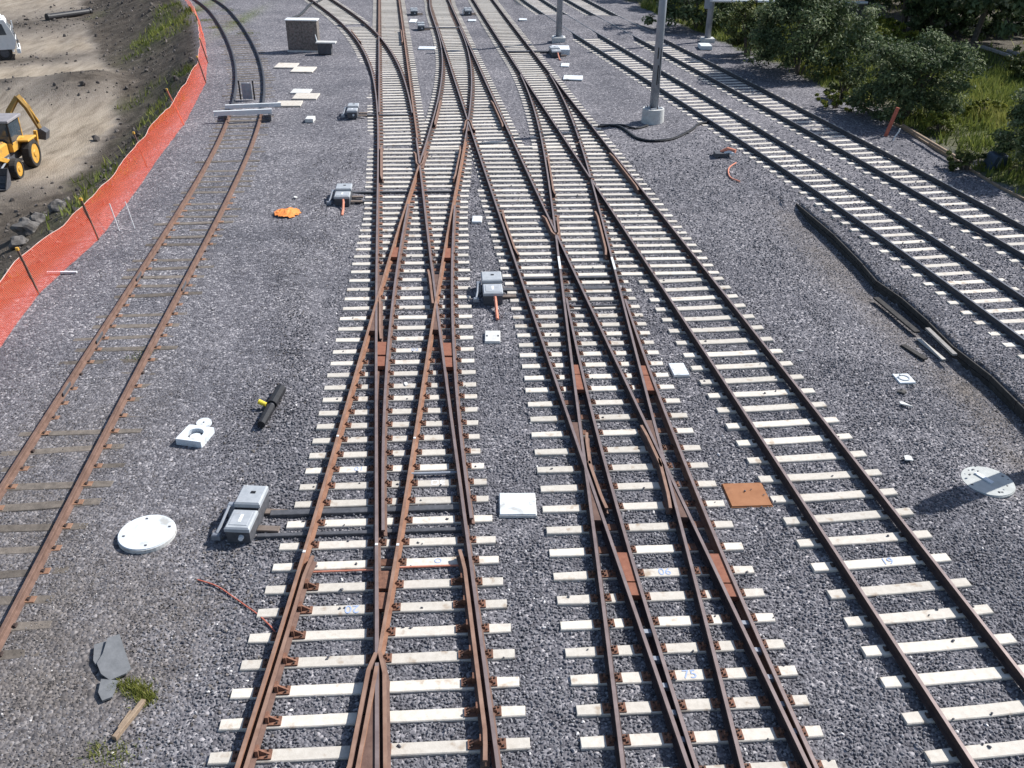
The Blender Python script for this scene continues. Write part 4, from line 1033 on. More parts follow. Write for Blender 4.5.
# ------------------------------------------------------------------ masts
p = at(652.5, 121, 0.0)
t = thing('mast', 'tall grey steel mast standing in a round concrete footing', 'mast', (p.x, p.y, 0), 0, 'overhead line masts')
mb = MB().cyl((0, 0, -0.1), (0, 0, 0.62), 0.55, 0.52, 32); mb.build('footing', CONC2, t, smooth=False)
MB().cyl((0, 0, 0.60), (0, 0, 9.0), 0.21, 0.165, 16).build('pole', STEELG, t, smooth=True)
MB().box((0, 0, 0.645), (0.62, 0.62, 0.05), 0.4).build('base_plate', STEELG, t)
mb = MB()
for k in range(6): a = k * 1.047; mb.cyl((0.3 * math.cos(a), 0.3 * math.sin(a), 0.62), (0.3 * math.cos(a), 0.3 * math.sin(a), 0.75), 0.025, n=6)
mb.build('anchor_bolt', BOLT, t)
mb = MB().box((-0.03, -0.19, 3.2), (0.05, 0.03, 0.5)); mb.box((0.02, -0.2, 2.2), (0.05, 0.03, 0.9)); mb.box((0.10, -0.17, 2.6), (0.03, 0.03, 1.6)); mb.build('cable_clip', BLACK, t)
cover_ground(p, .55, .4)
p = at(558.5, 42, 0.0)
t = thing('mast', 'distant grey steel mast beside a white slab and the dark point machine', 'mast', (p.x, p.y, 0), 0, 'overhead line masts')
MB().box((0, 0, 0.1), (0.9, 0.9, 0.5), bev=0.03).build('footing', CONC2, t); MB().cyl((0, 0, 0.3), (0, 0, 9.0), 0.21, 0.165, 14).build('pole', STEELG, t, smooth=True); MB().box((0, 0, 0.37), (0.6, 0.6, 0.04)).build('base_plate', STEELG, t)
p = at(707, 43, 0.0)
t = thing('mast', 'grey mast by the dark bushes carrying a long white beam', 'mast', (p.x, p.y, 0), 0, 'overhead line masts')
MB().cyl((0, 0, -.05), (0, 0, 9.0), 0.22, 0.17, 14).build('pole', STEELG, t, smooth=True); MB().box((0, 0, 0.15), (0.9, 0.8, 0.4), bev=.03).build('footing', CONC2, t)
mb = MB().cyl((-0.2, -.3, 2.75), (10.4, -.3, 2.75), 0.09, 0.09, 10)
for x in (2.8, 4.4, 5.9, 8.2): mb.cyl((x, -.3, 2.75), (x + 0.2, -.3, 2.75), 0.105, 0.105, 10, 1)
mb.build('beam', [WHITE, MDARK], t); MB().box((-.25, -.2, 2.6), (0.45, 0.35, 0.7), bev=.03).build('equipment_box', STEELG, t)

# wire post out on the right whose shadow crosses the round cover
p = Vector((12.36, 16.90, 0)); t = thing('trackside_post', 'grey trackside post with a square equipment case', 'post', (p.x, p.y, -0.2))
MB().box((0, 0, 2.2), (0.30, 0.26, 4.5)).build('post', STEELG, t); MB().box((0, 0, 3.6), (0.42, 0.34, 1.2), bev=.03).build('case', STEELG, t); MB().box((0, -0.0, 2.2), (0.5, 0.1, 0.1)).build('bracket', STEELG, t)

# ------------------------------------------------------------------ cables and scraps by the mast


def cable(pts, r, m, label, name='cable', z=0.03, cat='cable', group=None):
    P = []
    for i in range(len(pts) - 1):
        for k in range(5):
            s_ = k / 5; P0, P1, P2, P3 = [pts[max(0, min(len(pts) - 1, i + q))] for q in (-1, 0, 1, 2)]
            P.append([0.5 * (2 * P1[d] + (P2[d] - P0[d]) * s_ + (2 * P0[d] - 5 * P1[d] + 4 * P2[d] - P3[d]) * s_ ** 2 + (-P0[d] + 3 * P1[d] - 3 * P2[d] + P3[d]) * s_ ** 3) for d in (0, 1)])
    P.append(pts[-1]); W = []
    for q in P: w = at(q[0], q[1], z); w.z = float(zg(w.x, w.y)) + z; W.append(w)
    c0 = W[len(W) // 2]; mb = MB().tube([w - c0 for w in W], r, 6); o = mb.build(name, m, None, c0); return tag(o, label, cat, group)


cable([(600, 124), (620, 126), (640, 138), (665, 139), (690, 132), (698, 126), (712, 123)], 0.065, BLACK, 'thick black cable looping past the round concrete mast footing', z=0.06)
cable([(598, 125), (622, 124), (635, 127), (648, 124)], 0.05, BLACK, 'black cable running from the sleepers to the mast footing', z=0.06)
cable([(736, 164), (729, 168), (729, 174), (733, 178), (740, 181)], 0.03, PINK, 'short curl of orange conduit on the ballast', z=0.05)
cable([(197, 577), (215, 583), (232, 594), (246, 604), (256, 611), (270, 624), (276, 632)], 0.014, REDP, 'thin red cable running to the sleeper ends', z=0.03)
cable([(288, 19), (300, 14), (310, 4), (318, 1), (330, -6)], 0.10, BLACK, 'black hose arching behind the brown cabinet', z=0.08)
cable([(668, 272), (676, 270), (684, 277), (690, 283)], 0.03, REDP, 'red cable scrap across the ends of the sleepers', z=0.06) if False else None
p = at(721, 157, 0); t = thing('conduit_box', 'open conduit pit with orange pipe ends by the curl', 'cable pit', (p.x, p.y, float(zg(p.x, p.y))))
MB().box((0, 0, 0.08), (0.6, 0.5, 0.16)).build('pit', MDARK, t); MB().tube([(0, 0.1, .12), (0.25, 0, .3), (0.55, -.2, .26)], 0.09, 8).build('pipe_end', PINK, t); MB().tube([(0.1, -.1, .12), (0.3, -.1, .2), (0.45, -.3, .16)], 0.08, 8).build('pipe_end', WHITE, t)

# black duct pipe with a yellow cap
p0, p1 = at(281, 389, .1), at(261, 424, .1); c = (p0 + p1) / 2; c.z = float(zg(c.x, c.y))
t = thing('duct_pipe', 'black duct pipe with a yellow cap lying on the ballast', 'pipe', c)
d = (p1 - p0); d.z = 0
MB().cyl(-d / 2 + Vector((0, 0, .12)), -d * 0.03 + Vector((0, 0, .12)), 0.125, 0.12, 14).build('pipe_barrel', BLACK, t, smooth=False)
MB().cyl(d * 0.03 + Vector((0, 0, .11)), d * 0.5 + Vector((0, 0, .10)), 0.11, 0.09, 14).build('pipe_barrel', BLACK, t)
MB().cyl(-d * 0.03 + Vector((0, 0, .12)), d * 0.03 + Vector((0, 0, .12)), 0.07, 0.07, 10).build('joint', MDARK, t)
mb = MB().cyl((-0.12, 0.02, .14), (-0.3, 0.06, .2), 0.05, 0.06, 12); mb.build('cap', YELB, t)

# broken slate sheets and the timber in the grass, near left
p = at(112, 657, 0.04)


def sheet(name, poly, z, label, rz=0, tilt=0.05, m=SLATE):
    W = [at(x, y, 0.03) for x, y in poly]; c = sum(W, Vector()) / len(W); c.z = float(zg(c.x, c.y)) + z
    o = MB().prism([((w.x - c.x), (w.y - c.y)) for w in reversed(W)], 0, 0.035).build(name, m, None, c); o.rotation_euler = (tilt, 0.03, 0); cover_ground(c, 0.3, 0.25); return tag(o, label, 'stone sheet', 'broken sheets of grey slate')


sheet('slate_sheet', [(108, 640), (120, 636), (131, 668), (126, 673), (110, 680), (101, 674), (97, 664), (103, 655)], 0.07, 'larger broken sheet of grey slate lying on dirt')
sheet('slate_sheet', [(94, 644), (106, 640), (101, 657), (96, 665), (93, 660)], 0.04, 'small broken slate piece tucked beside the larger sheet', tilt=-.03)
sheet('slate_sheet', [(101, 679), (118, 680), (112, 696), (102, 700), (98, 692)], 0.03, 'dark slate piece between larger sheet and timber', tilt=.02)
p0, p1 = at(143, 697, .08), at(113, 735, .08); c = (p0 + p1) / 2; z0 = float(zg(c.x, c.y)); L = (p1 - p0).length
t = thing('timber_piece', 'split brown timber length lying in the gravel by green grass', 'timber', (c.x, c.y, z0), math.atan2((p1 - p0).y, (p1 - p0).x))
MB().box((0, 0, .055), (L, 0.075, 0.08), bev=.008).build('plank', TIMB, t); MB().box((L * 0.05, -0.05, .07), (L * 0.45, 0.025, 0.05), 0.06).build('splinter', TIMB, t); cover_ground(c, L / 2, .07, t.rotation_euler.z)

# ------------------------------------------------------------------ white barrier on the siding and the brown cabinet
b0, b1 = at(213.5, 113.5, .4), at(272, 111, .4); c = (b0 + b1) / 2
t = thing('track_barrier', 'white double rail barrier blocking the old siding', 'barrier', (c.x, c.y, 0))
L = (b1 - b0).length; rz = math.atan2((b1 - b0).y, (b1 - b0).x)
MB().box((0, 0, 0.40), (L, 0.14, 0.22), rz, bev=0.01).build('rail_beam', WHITE, t)
MB().box((0.18, 1.25, 0.42), (L * 0.98, 0.12, 0.18), rz, bev=0.01).build('rail_beam', WHITE, t)
for x in (-1.0, 1.1): MB().box((x, 0.6, 0.15), (0.14, 1.3, 0.3), rz).build('support', MDARK, t)
p = at(244, 104, 0); MB().box((p.x - c.x - .05, p.y - c.y + 1.0, 0.42), (0.50, 0.05, 0.80)).build('stop_panel', STEELG, t)
for x in (-0.36, 0.36): MB().box((p.x - c.x - .05 + x, p.y - c.y + 0.95, 0.48), (0.06, 0.08, 0.96)).build('post', BLACK, t)
p = at(303, 52, 0); t = thing('equipment_cabinet', 'brown clad equipment cabinet with a flat white roof', 'cabinet', (p.x, p.y + .6, -.05), 0.0)
MB().box((0, 0, 0.95), (1.95, 0.75, 1.9), bev=.02).build('body', BROWNCAB, t); MB().box((0, -.02, 1.93), (2.06, 0.85, 0.07), bev=.02).build('roof', WHITE, t)
for x in (-.48, .48): MB().box((x, -.385, 0.95), (0.93, 0.03, 1.7), bev=.01).build('door', BROWNCAB, t)
MB().box((0, 0, .04), (2.05, 0.85, 0.14)).build('plinth', CONC2, t)
p = at(321, 55, 0); t = thing('equipment_box', 'dark equipment box with a white tabletop lid beside the cabinet', 'box', (p.x + .2, p.y + .5, -.05))
MB().box((0, 0, .4), (.85, .5, .7), bev=.02).build('body', MDARK, t); MB().box((0.1, 0, .74), (1.25, .6, .08), bev=.02).build('lid', CONC2, t); MB().cyl((-.5, .1, .75), (-.6, .2, 1.15), .05, .03, 6).build('handle', WHITE, t)

# ------------------------------------------------------------------ orange fence


def build_fence():
    t = thing('mesh_fence', 'orange plastic mesh fence along the top of the bank', 'fence', (-15, 40, 0))
    base = []
    pts = [p for p in FENCE if p[1] > 13]
    for (x0, y0), (x1, y1) in zip(pts[:-1], pts[1:]):
        n = max(2, int(math.hypot(x1 - x0, y1 - y0) / 0.35))
        for k in range(n): base.append((x0 + (x1 - x0) * k / n, y0 + (y1 - y0) * k / n))
    base.append(pts[-1]); V, F = [], []; rows = 7
    for i, (x, y) in enumerate(base):
        sag = 0.10 * abs(math.sin(i * 0.22)) + 0.03 * math.sin(i * 0.9); H = 1.15 - sag
        for r in range(rows):
            q = r / (rows - 1); off = 0.05 * mnoise.noise(Vector((x * 1.3, y * 1.3, q * 3))) - 0.30 * q
            V.append((x + off + 15, y - 40 + 0.03 * math.sin(i + r), -0.03 + q * H))
    for i in range(len(base) - 1):
        for r in range(rows - 1): a = i * rows + r; F.append((a, a + rows, a + rows + 1, a + 1))
    m = bpy.data.materials.new('orange_net'); m.use_nodes = True; n = m.node_tree.nodes; l = m.node_tree.links; b = n['Principled BSDF']
    b.inputs['Base Color'].default_value = (1.0, 0.145, 0.065, 1); b.inputs['Roughness'].default_value = 0.6
    tr = n.new('ShaderNodeBsdfTransparent'); tl = n.new('ShaderNodeBsdfTranslucent'); tl.inputs[0].default_value = (0.98, 0.16, 0.07, 1)
    m1 = n.new('ShaderNodeMixShader'); m1.inputs[0].default_value = 0.28; l.new(b.outputs[0], m1.inputs[1]); l.new(tl.outputs[0], m1.inputs[2])
    uv = n.new('ShaderNodeUVMap'); br = n.new('ShaderNodeTexBrick'); br.offset = 0.5; br.inputs['Scale'].default_value = 1.0; br.inputs['Mortar Size'].default_value = 0.0046; br.inputs['Brick Width'].default_value = 0.06; br.inputs['Row Height'].default_value = 0.04; br.inputs['Mortar Smooth'].default_value = 0.0
    l.new(uv.outputs[0], br.inputs['Vector'])
    mul = n.new('ShaderNodeMath'); mul.operation = 'SUBTRACT'; mul.inputs[0].default_value = 1.0; l.new(br.outputs['Fac'], mul.inputs[1])
    m2 = n.new('ShaderNodeMixShader'); l.new(mul.outputs[0], m2.inputs[0]); l.new(m1.outputs[0], m2.inputs[1]); l.new(tr.outputs[0], m2.inputs[2]); l.new(m2.outputs[0], n['Material Output'].inputs[0])
    mb = MB().add(V, F); me = mb.mesh('net', m, True); uvl = me.uv_layers.new(name='UVMap')
    L = [0.0]
    for i in range(1, len(base)): L.append(L[-1] + math.hypot(base[i][0] - base[i - 1][0], base[i][1] - base[i - 1][1]))
    buf = []
    for f in F:
        for v in f: buf += [L[v // rows], (v % rows) / (rows - 1) * 1.1]
    uvl.data.foreach_set('uv', buf); link('net', me, t)
    MB().tube([(V[i * rows + rows - 1][0], V[i * rows + rows - 1][1], V[i * rows + rows - 1][2] + .01) for i in range(len(base))], 0.008, 5).build('top_cord', mat('faded_cord', (.55, .30, .24), (.70, .62, .58), 2.2), t)
    for px, py, tx, ty in ((38.7, 292.5, 37.5, 252.7), (98.4, 238.6, 93.3, 204.6), (147, 166, 145, 139), (184, 124, 176, 91), (206, 82, 204, 60), (208, 62, 206, 42), (203, 36, 201, 17)):
        q = at(px, py); lean = 0.30 if px != 184 else 0.55; h = 1.32 if px != 184 else 1.55
        pp = MB().tube([(0, 0, -0.1), (-lean * .5, 0.02, h * .5), (-lean, 0.04, h)], 0.035, 6).build('post', REDP if px == 184 else RUST, t, (q.x + 15, q.y - 40, 0)); MB().cyl((-lean, .04, h - .02), (-lean, .04, h + .06), 0.06, 0.05, 8).build('cap', YEL, pp)


build_fence()
for px, py, lb in ((119, 229.5, 'thin white stake next to the fence foot'), (134.5, 227.5, 'thin white stake standing towards the old siding')):
    p = at(px, py); o = MB().tube([(0, 0, -.05), (-.16, .05, .9)], 0.018, 6).build('marker_stake', WHITE, None, (p.x, p.y, 0)); tag(o, lb, 'stake', 'thin white stakes by the fence')
p = at(62, 272.5); o = MB().box((0, 0, .03), (0.9, .07, .05), .05).build('white_strip', WHITE, None, (p.x, p.y, -.02)); tag(o, 'narrow white strip lying at the fence foot', 'strip')

# ------------------------------------------------------------------ boards of the trench, loose planks, timber edging


def board_run(name, poly, h, th, z0, m, label, cat, jitter=0.02, group=None, skip=(), boards=1):
    c = Vector((*poly[len(poly) // 2], z0)); t = thing(name, label, cat, c, 0, group)
    for i in range(len(poly) - 1):
        if i in skip: continue
        a, b = Vector(poly[i]), Vector(poly[i + 1]); d = b - a; n = max(1, round(d.length / 2.4))
        for k in range(n):
            p0, p1 = a + d * (k / n), a + d * ((k + 1) / n); q = (p0 + p1) / 2
            for bd in range(boards):
                MB().box((0, 0, 0), ((p1 - p0).length - 0.02, th, h / boards - 0.012), bev=0.006).build('board', m, t, (q.x - c.x + random.uniform(-.01, .01), q.y - c.y, z0 - c.z + h * (bd + .5) / boards + random.uniform(-jitter, jitter)), math.atan2(d.y, d.x) + random.uniform(-.012, .012))
    return t


tr = TRENCH[1:]
board_run('retaining_boards', tr, 0.31, 0.05, -0.35, TIMBG, 'dark retaining boards holding back ballast along a soil trench', 'retaining wall', boards=2)


def plank(px0, py0, px1, py1, w, th, m, label, z=0.03, tilt=0.0, group='loose planks by the trench'):
    a, b = at(px0, py0, z), at(px1, py1, z); c = (a + b) / 2; L = (b - a).length; zz = float(zg(c.x, c.y))
    o = MB().box((0, 0, 0), (L, w, th), bev=0.005).build('plank', m, None, (c.x, c.y, zz + th / 2 + z), math.atan2((b - a).y, (b - a).x)); o.rotation_euler.y = tilt; return tag(o, label, 'plank', group)


plank(905, 336, 928, 350, 0.16, 0.05, TIMBG, 'short grey plank lying flat on the soil')
plank(921, 328, 947, 349, 0.12, 0.04, mat('pale_plank', (.42, .40, .36), (.52, .50, .46), 8), 'pale tapering plank lying along the trench bottom')
plank(930, 318, 958, 344, 0.13, 0.05, mat('weathered_plank', (.20, .19, .175), (.30, .28, .26), 8), 'light grey plank leaning on the ballast edge', 0.30, 0.0)
plank(878, 288, 920, 322, 0.18, 0.05, TIMBG, 'long dark plank fallen against the retaining boards', 0.10)
board_run('timber_edging', EDGE[1:8], 0.22, 0.06, -0.02, TIMB, 'low brown timber edging between the outer track and the grass', 'edging', boards=1)
plank(902, 128, 957, 161, 0.10, 0.10, TIMB, 'long thin brown timber lying parallel to the edging', 0.22, group=None)
plank(838, 94, 860, 105, 0.10, 0.10, TIMB, 'short brown timber lying under the dark bush', 0.16, group=None)
p = at(885, 137, .05); t = thing('marker_post', 'leaning faded red marker post by the dark bush', 'post', (p.x, p.y, 0)); MB().box((0.14, 0.05, .62), (0.14, 0.10, 1.5), M=Matrix.Translation((0.16, 0.05, .65)) @ Matrix.Rotation(0.22, 4, 'Y') @ Matrix.Diagonal((1, 1, 1, 1))).build('post', REDP, t); MB().cyl((0, 0, -.05), (0, 0, .06), .12, .1, 8).build('foot', MDARK, t)
p = at(893, 141, .05); o = MB().tube([(0, 0, 0), (0.05, 0, .25), (0.16, 0, .45), (0.2, 0, .62)], 0.035, 7).build('bent_pipe', WHITE, None, (p.x, p.y, 0)); tag(o, 'bent white pipe sticking up beside the red post', 'pipe')
p = at(991, 169, .1); t = thing('plastic_crate', 'dark blue grey plastic box tipped over under the bush', 'crate', (p.x, p.y, .1), 0.3); t.rotation_euler = (0.25, 0.1, 0.4); MB().box((0, 0, .35), (.75, .5, .7), bev=.03).build('body', BLUEC, t); MB().box((-.1, -.26, .4), (.1, .03, .5)).build('pale_strip', STEELG, t)

# ------------------------------------------------------------------ vegetation


def leaves(name, c, r, n, m, parent, size=(0.10, 0.22), clumps=60, seed=0, flat=0.0, loc=(0, 0, 0), shell=0.55):
    g = np.random.default_rng(seed); d = g.normal(size=(clumps, 3)); d /= np.linalg.norm(d, axis=1)[:, None]; d[:, 2] = np.where(d[:, 2] < -0.62, -d[:, 2], d[:, 2])
    cr = g.uniform(shell, 1.0, clumps) * (1 + 0.16 * np.sin(d[:, 0] * 5 + seed) + 0.12 * np.sin(d[:, 1] * 7 + seed)); cc = d * cr[:, None] * np.array(r) + np.array(c)
    ct = np.clip(g.normal(0.45, 0.16, clumps), 0.05, .95); cs = g.uniform(0.22, 0.42, clumps) * min(r) * 0.62
    k = g.integers(0, clumps, n); o = g.normal(size=(n, 3)); o /= np.linalg.norm(o, axis=1)[:, None]; P = cc[k] + o * (cs[k] * g.uniform(0.3, 1.05, n))[:, None] * np.array([1.15, 1.15, 0.8])
    P[:, 2] = np.maximum(P[:, 2], 0.05)
    nrm = o + g.normal(size=(n, 3)) * 0.7 + np.array([0, 0, 0.5]); nrm /= np.linalg.norm(nrm, axis=1)[:, None]
    a = np.cross(nrm, g.normal(size=(n, 3))); a /= np.linalg.norm(a, axis=1)[:, None]; b = np.cross(nrm, a)
    s = g.uniform(size[0], size[1], n)[:, None]; w = s * 0.42
    V = np.stack([P - a * s, P + b * w, P + a * s, P - b * w], 1).reshape(-1, 3)
    F = np.arange(4 * n).reshape(n, 4); me = bpy.data.meshes.new(name); me.from_pydata(V.tolist(), [], F.tolist())
    tone = np.clip(ct[k] + g.normal(0, .17, n), 0, 1); at_ = me.attributes.new('tone', 'FLOAT', 'POINT'); at_.data.foreach_set('value', np.repeat(tone, 4).astype(np.float32))
    me.materials.append(m); me.update(); return link(name, me, parent, loc)


def bush(px, py, r, label, m, n=7000, seed=1, size=(0.10, 0.2), zc=0.55, name='bush', cat='bush', clumps=70, group='bushes along the outer track', dx=0, dy=0):
    p = at(px, py, .1); p.x += dx; p.y += dy; z = float(zg(p.x, p.y)); t = thing(name, label, cat, (p.x, p.y, z), 0, group)
    leaves('foliage', (0, 0, r[2] * 0.40), (r[0], r[1], r[2] * 0.58), n, m, t, size, clumps, seed)
    g = random.Random(seed)
    for k in range(5):
        a = g.uniform(0, 6.28); q = g.uniform(.3, .6); MB().tube([(0.1 * math.cos(a), 0.1 * math.sin(a), -.1), (r[0] * q * .4 * math.cos(a), r[1] * q * .4 * math.sin(a), r[2] * .35), (r[0] * q * math.cos(a), r[1] * q * math.sin(a), r[2] * .75)], [0.07, .05, .02], 6).build('branch', BARK, t)
    return t


def tree(x, y, h, cr, label, m, n=9000, seed=1, lean=0.0, trunks=2, group='trees beyond the grass', size=(0.14, 0.30), zb=0.45):
    z = float(zg(x, y)); t = thing('tree', label, 'tree', (x, y, z), 0, group); g = random.Random(seed)
    for k in range(trunks):
        a = g.uniform(0, 6.28); e = (lean + cr[0] * .3 * math.cos(a), cr[1] * .3 * math.sin(a))
        MB().tube([(0.25 * math.cos(a), .25 * math.sin(a), -.2), (e[0] * .35, e[1] * .35, h * .3), (e[0] * .8, e[1] * .8, h * .6), (e[0], e[1], h * .88)], [.20, .16, .10, .03], 8).build('trunk', BARK, t)
        for b_ in range(3):
            a2 = g.uniform(0, 6.28); f_ = g.uniform(.45, .7); MB().tube([(e[0] * f_ * .9, e[1] * f_ * .9, h * f_ * .8), (e[0] * f_ + cr[0] * .4 * math.cos(a2), e[1] * f_ + cr[1] * .4 * math.sin(a2), h * (f_ * .8 + .12)), (e[0] * f_ + cr[0] * .75 * math.cos(a2), e[1] * f_ + cr[1] * .75 * math.sin(a2), h * (f_ * .8 + .18))], [.08, .05, .015], 6).build('limb', BARK, t)
    leaves('crown', (lean * .6, 0, h * (zb + 1) / 2), (cr[0], cr[1], h * (1 - zb) / 2), n, m, t, size, 80, seed, shell=0.4)
    return t


bush(800, 84, (3.6, 3.0, 5.0), 'largest dark green bush, its shade falling on the ballast', LEAF_DK, 24000, 3, (0.07, 0.15), clumps=190, dy=2.6, dx=.6)
bush(907, 127, (2.75, 2.5, 4.0), 'rounded grey green bush behind the red marker post', LEAF_DK, 22000, 5, (0.06, 0.125), clumps=170, dy=1.6, dx=.4)
bush(1012, 178, (1.7, 1.7, 3.6), 'dark bush standing over the blue grey box', LEAF_DK, 11000, 8, (0.05, 0.11), clumps=90, dx=.7, dy=.5)
bush(966, 171, (0.9, 0.7, 0.8), 'low scrubby shrub growing over the timber edging', LEAF_OL, 1800, 9, (0.06, 0.13), clumps=30, dy=.2)
bush(744, 62, (1.6, 1.8, 3.6), 'tall pale olive shrub between mast and largest bush', LEAF_OL, 6000, 11, (0.08, 0.18), clumps=60, dy=2.0, dx=.6)
bush(693, 38, (3.6, 3, 4.6), 'dark thicket of bush beyond the tall steel mast', LEAF_DK, 9000, 12, (0.11, 0.22), clumps=100, dy=4, dx=1.0)
bush(640, 14, (3.2, 2.5, 3.8), 'low dark bush at the far bend of the outer track', LEAF_DK, 5000, 13, (0.13, 0.25), clumps=70, dx=4, dy=4)
bush(845, 100, (1.3, 0.9, 1.2), 'small pale weedy shrub at the skirt of the biggest bush', LEAF_OL, 2200, 14, (0.06, 0.13), clumps=34, dy=.4)
bush(940, 136, (1.0, 0.9, 1.0), 'yellow green weed clump below the rounded bush', LEAF_YG, 2400, 15, (0.05, 0.11), clumps=34, dy=.6)
bush(874, 66, (2.0, 1.6, 1.7), 'bright yellow flowering weed clump between two dark bushes', LEAF_YG, 3600, 16, (0.06, 0.13), clumps=44, dx=.8, dy=3)
bush(836, 108, (1.0, .8, .9), 'yellow weed clump at the ballast edge under the biggest bush', LEAF_YG, 2400, 18, (0.05, 0.11), clumps=30)
bush(985, 120, (1.5, 1.3, .8), 'low yellow green weed patch in the open grass', LEAF_YG, 3000, 19, (0.05, 0.11), clumps=40)
bush(772, 40, (1.7, 1.5, 2.4), 'yellow green shrub behind the mast with the white beam', LEAF_YG, 4200, 17, (0.08, 0.16), clumps=50, dy=5)
for k, (px, py, r, m, lb) in enumerate([
        (932, 46, (2.8, 2.2, 2.8), LEAF_DK, 'dark thicket directly behind the rounded grey green bush'),
        (948, 42, (2.8, 2.2, 2.8), LEAF_DK, 'dark thicket to the side of the two leaning trunks'),
        (1012, 44, (3.0, 2.2, 2.6), LEAF_DK, 'dark thicket behind the two leaning trunks at the frame edge'),
        (880, 14, (3.4, 2.6, 2.6), LEAF_DK, 'dark thicket farthest back above the yellow weed clump'),
        (955, 16, (4.0, 2.6, 2.6), LEAF_DK, 'wide dark thicket at the very back under the olive tree'),
        (1022, 16, (3.6, 2.6, 2.8), LEAF_OL, 'olive thicket at the very back in the frame corner'),
        (880, 48, (1.8, 1.6, 1.5), LEAF_YG, 'yellow green thicket in the gap behind the two bushes'),
        (1030, 88, (1.6, 1.4, 1.6), LEAF_OL, 'olive shrub cut by the frame edge above the grass')]):
    bush(px, py, r, lb, m, 6500 if r[0] > 2 else 2500, 60 + k, (0.10, 0.21), clumps=80, group='thickets behind the grass')
for k, (px0, py0, px1, py1, lb) in enumerate([(864, 13, 882, 19, 'pale weathered rail lying far back between the thickets'), (978, 61, 1006, 71, 'pale timber lying under the two leaning trunks'), (1004, 66, 1030, 76, 'pale timber lying at the frame edge under the trees')]):
    plank(px0, py0, px1, py1, 0.22, 0.14, MATS['weathered_plank'], lb, 0.25, group='timbers under the trees')
for k, (px, py, dx, dy, h, cr, m, lb, ln) in enumerate([
        (905, 40, 0, 0, 7.0, (4.6, 3.6), LEAF_DK, 'broad dark tree behind the rounded grey green bush', 0),
        (975, 50, 0, 0, 7.5, (3.4, 3.0), LEAF_DK, 'tree with two leaning dark trunks at the back of the grass', 1.2),
        (1035, 62, 0, 0, 7.5, (3.0, 3.0), LEAF_DK, 'dark tree cut by the frame edge beyond the grass', -.5),
        (905, 22, 3, 0, 8.0, (4.5, 3.5), LEAF_OL, 'olive tree filling the gap behind the broad dark tree', 0),
        (1000, 30, 2, 0, 9.0, (5, 3.5), LEAF_DK, 'tall dark tree behind the tree with two leaning trunks', 0),
        (868, 14, 0, 0, 9.5, (4.0, 3.5), LEAF_DK, 'dark far tree behind the largest bush', 0),
        (945, 14, 0, 0, 9.5, (5.0, 4.0), LEAF_OL, 'olive far tree showing between two nearer trees', 0),
        (790, 6, 2, 3, 8.0, (5.0, 3.5), LEAF_DK, 'dark far tree above the white beam', 0),
        (715, 0, 0, 4, 7.0, (5.0, 3.0), LEAF_DK, 'dark far tree behind the thicket', 0)]):
    p = at(px, py, .3); tree(p.x + dx, p.y + dy, h, cr, lb, m, 9000, 40 + k, ln, zb=0.06)


def grass_field():
    g = np.random.default_rng(5); n = 260000; x = g.uniform(9, 46, n); y = g.uniform(22, 92, n)
    zn = zone(x, y)[:, 1]; k = (g.random(n) < zn ** 1.3) & (x > fx_e(y) + 0.05) & frustum(x, y, 80); x, y = x[k], y[k]
    # tufts on the bank and by the siding
    n2 = 60000; X2 = g.uniform(-34, -13, n2); Y2 = g.uniform(26, 92, n2); z2 = zone(X2, Y2)[:, 1]; k = (g.random(n2) < z2 * 1.2) & (z2 > .12); x = np.concatenate([x, X2[k]]); y = np.concatenate([y, Y2[k]])
    q = [at(*c) for c in ((140, 690), (146, 697), (133, 686), (122, 684), (113, 755), (95, 748), (143, 352), (137, 358), (128, 357), (195, 10), (206, 20), (213, 27), (236, 22), (245, 33), (228, 10))]
    for c, r, cnt in zip(q, (.14, .12, .12, .12, .2, .12, .2, .12, .14, .5, .5, .5, .5, .6, .5), (260, 220, 160, 120, 160, 70, 40, 20, 14, 200, 240, 260, 220, 260, 160)):
        x = np.concatenate([x, c.x + g.normal(0, r * .7, cnt)]); y = np.concatenate([y, c.y + g.normal(0, r * .7, cnt)])
    n = len(x); z = zg(x, y); far = (y > 12) & ((x > 5) | (x < fx_f(y))); h = np.where(far, g.uniform(.15, .5, n), g.uniform(.05, .13, n)); h = np.where((x > 9) & (wob(x, y, .8, 6) > .35), h * 1.6, h)
    a = g.uniform(0, 6.28, n); w = np.where(far, g.uniform(.025, .06, n), .012); lx, ly = g.normal(0, .35, n) * h, g.normal(0, .35, n) * h
    V = np.stack([np.stack([x - w * np.cos(a), y - w * np.sin(a), z - .03], -1), np.stack([x + w * np.cos(a), y + w * np.sin(a), z - .03], -1), np.stack([x + lx, y + ly, z + h], -1)], 1).reshape(-1, 3)
    me = bpy.data.meshes.new('grass'); me.from_pydata(V.tolist(), [], np.arange(3 * n).reshape(n, 3).tolist())
    tone = np.clip(0.40 + .26 * wob(x, y, .45, 13) + 0.22 * (y < 12) + g.normal(0, .14, n), 0, 1); at_ = me.attributes.new('tone', 'FLOAT', 'POINT'); at_.data.foreach_set('value', np.repeat(tone, 3).astype(np.float32)); me.materials.append(GRASSM)
    o = link('grass', me); o['kind'] = 'stuff'; print('grass', n)


grass_field()

# ------------------------------------------------------------------ lower site: backhoe, truck, pipe, rocks


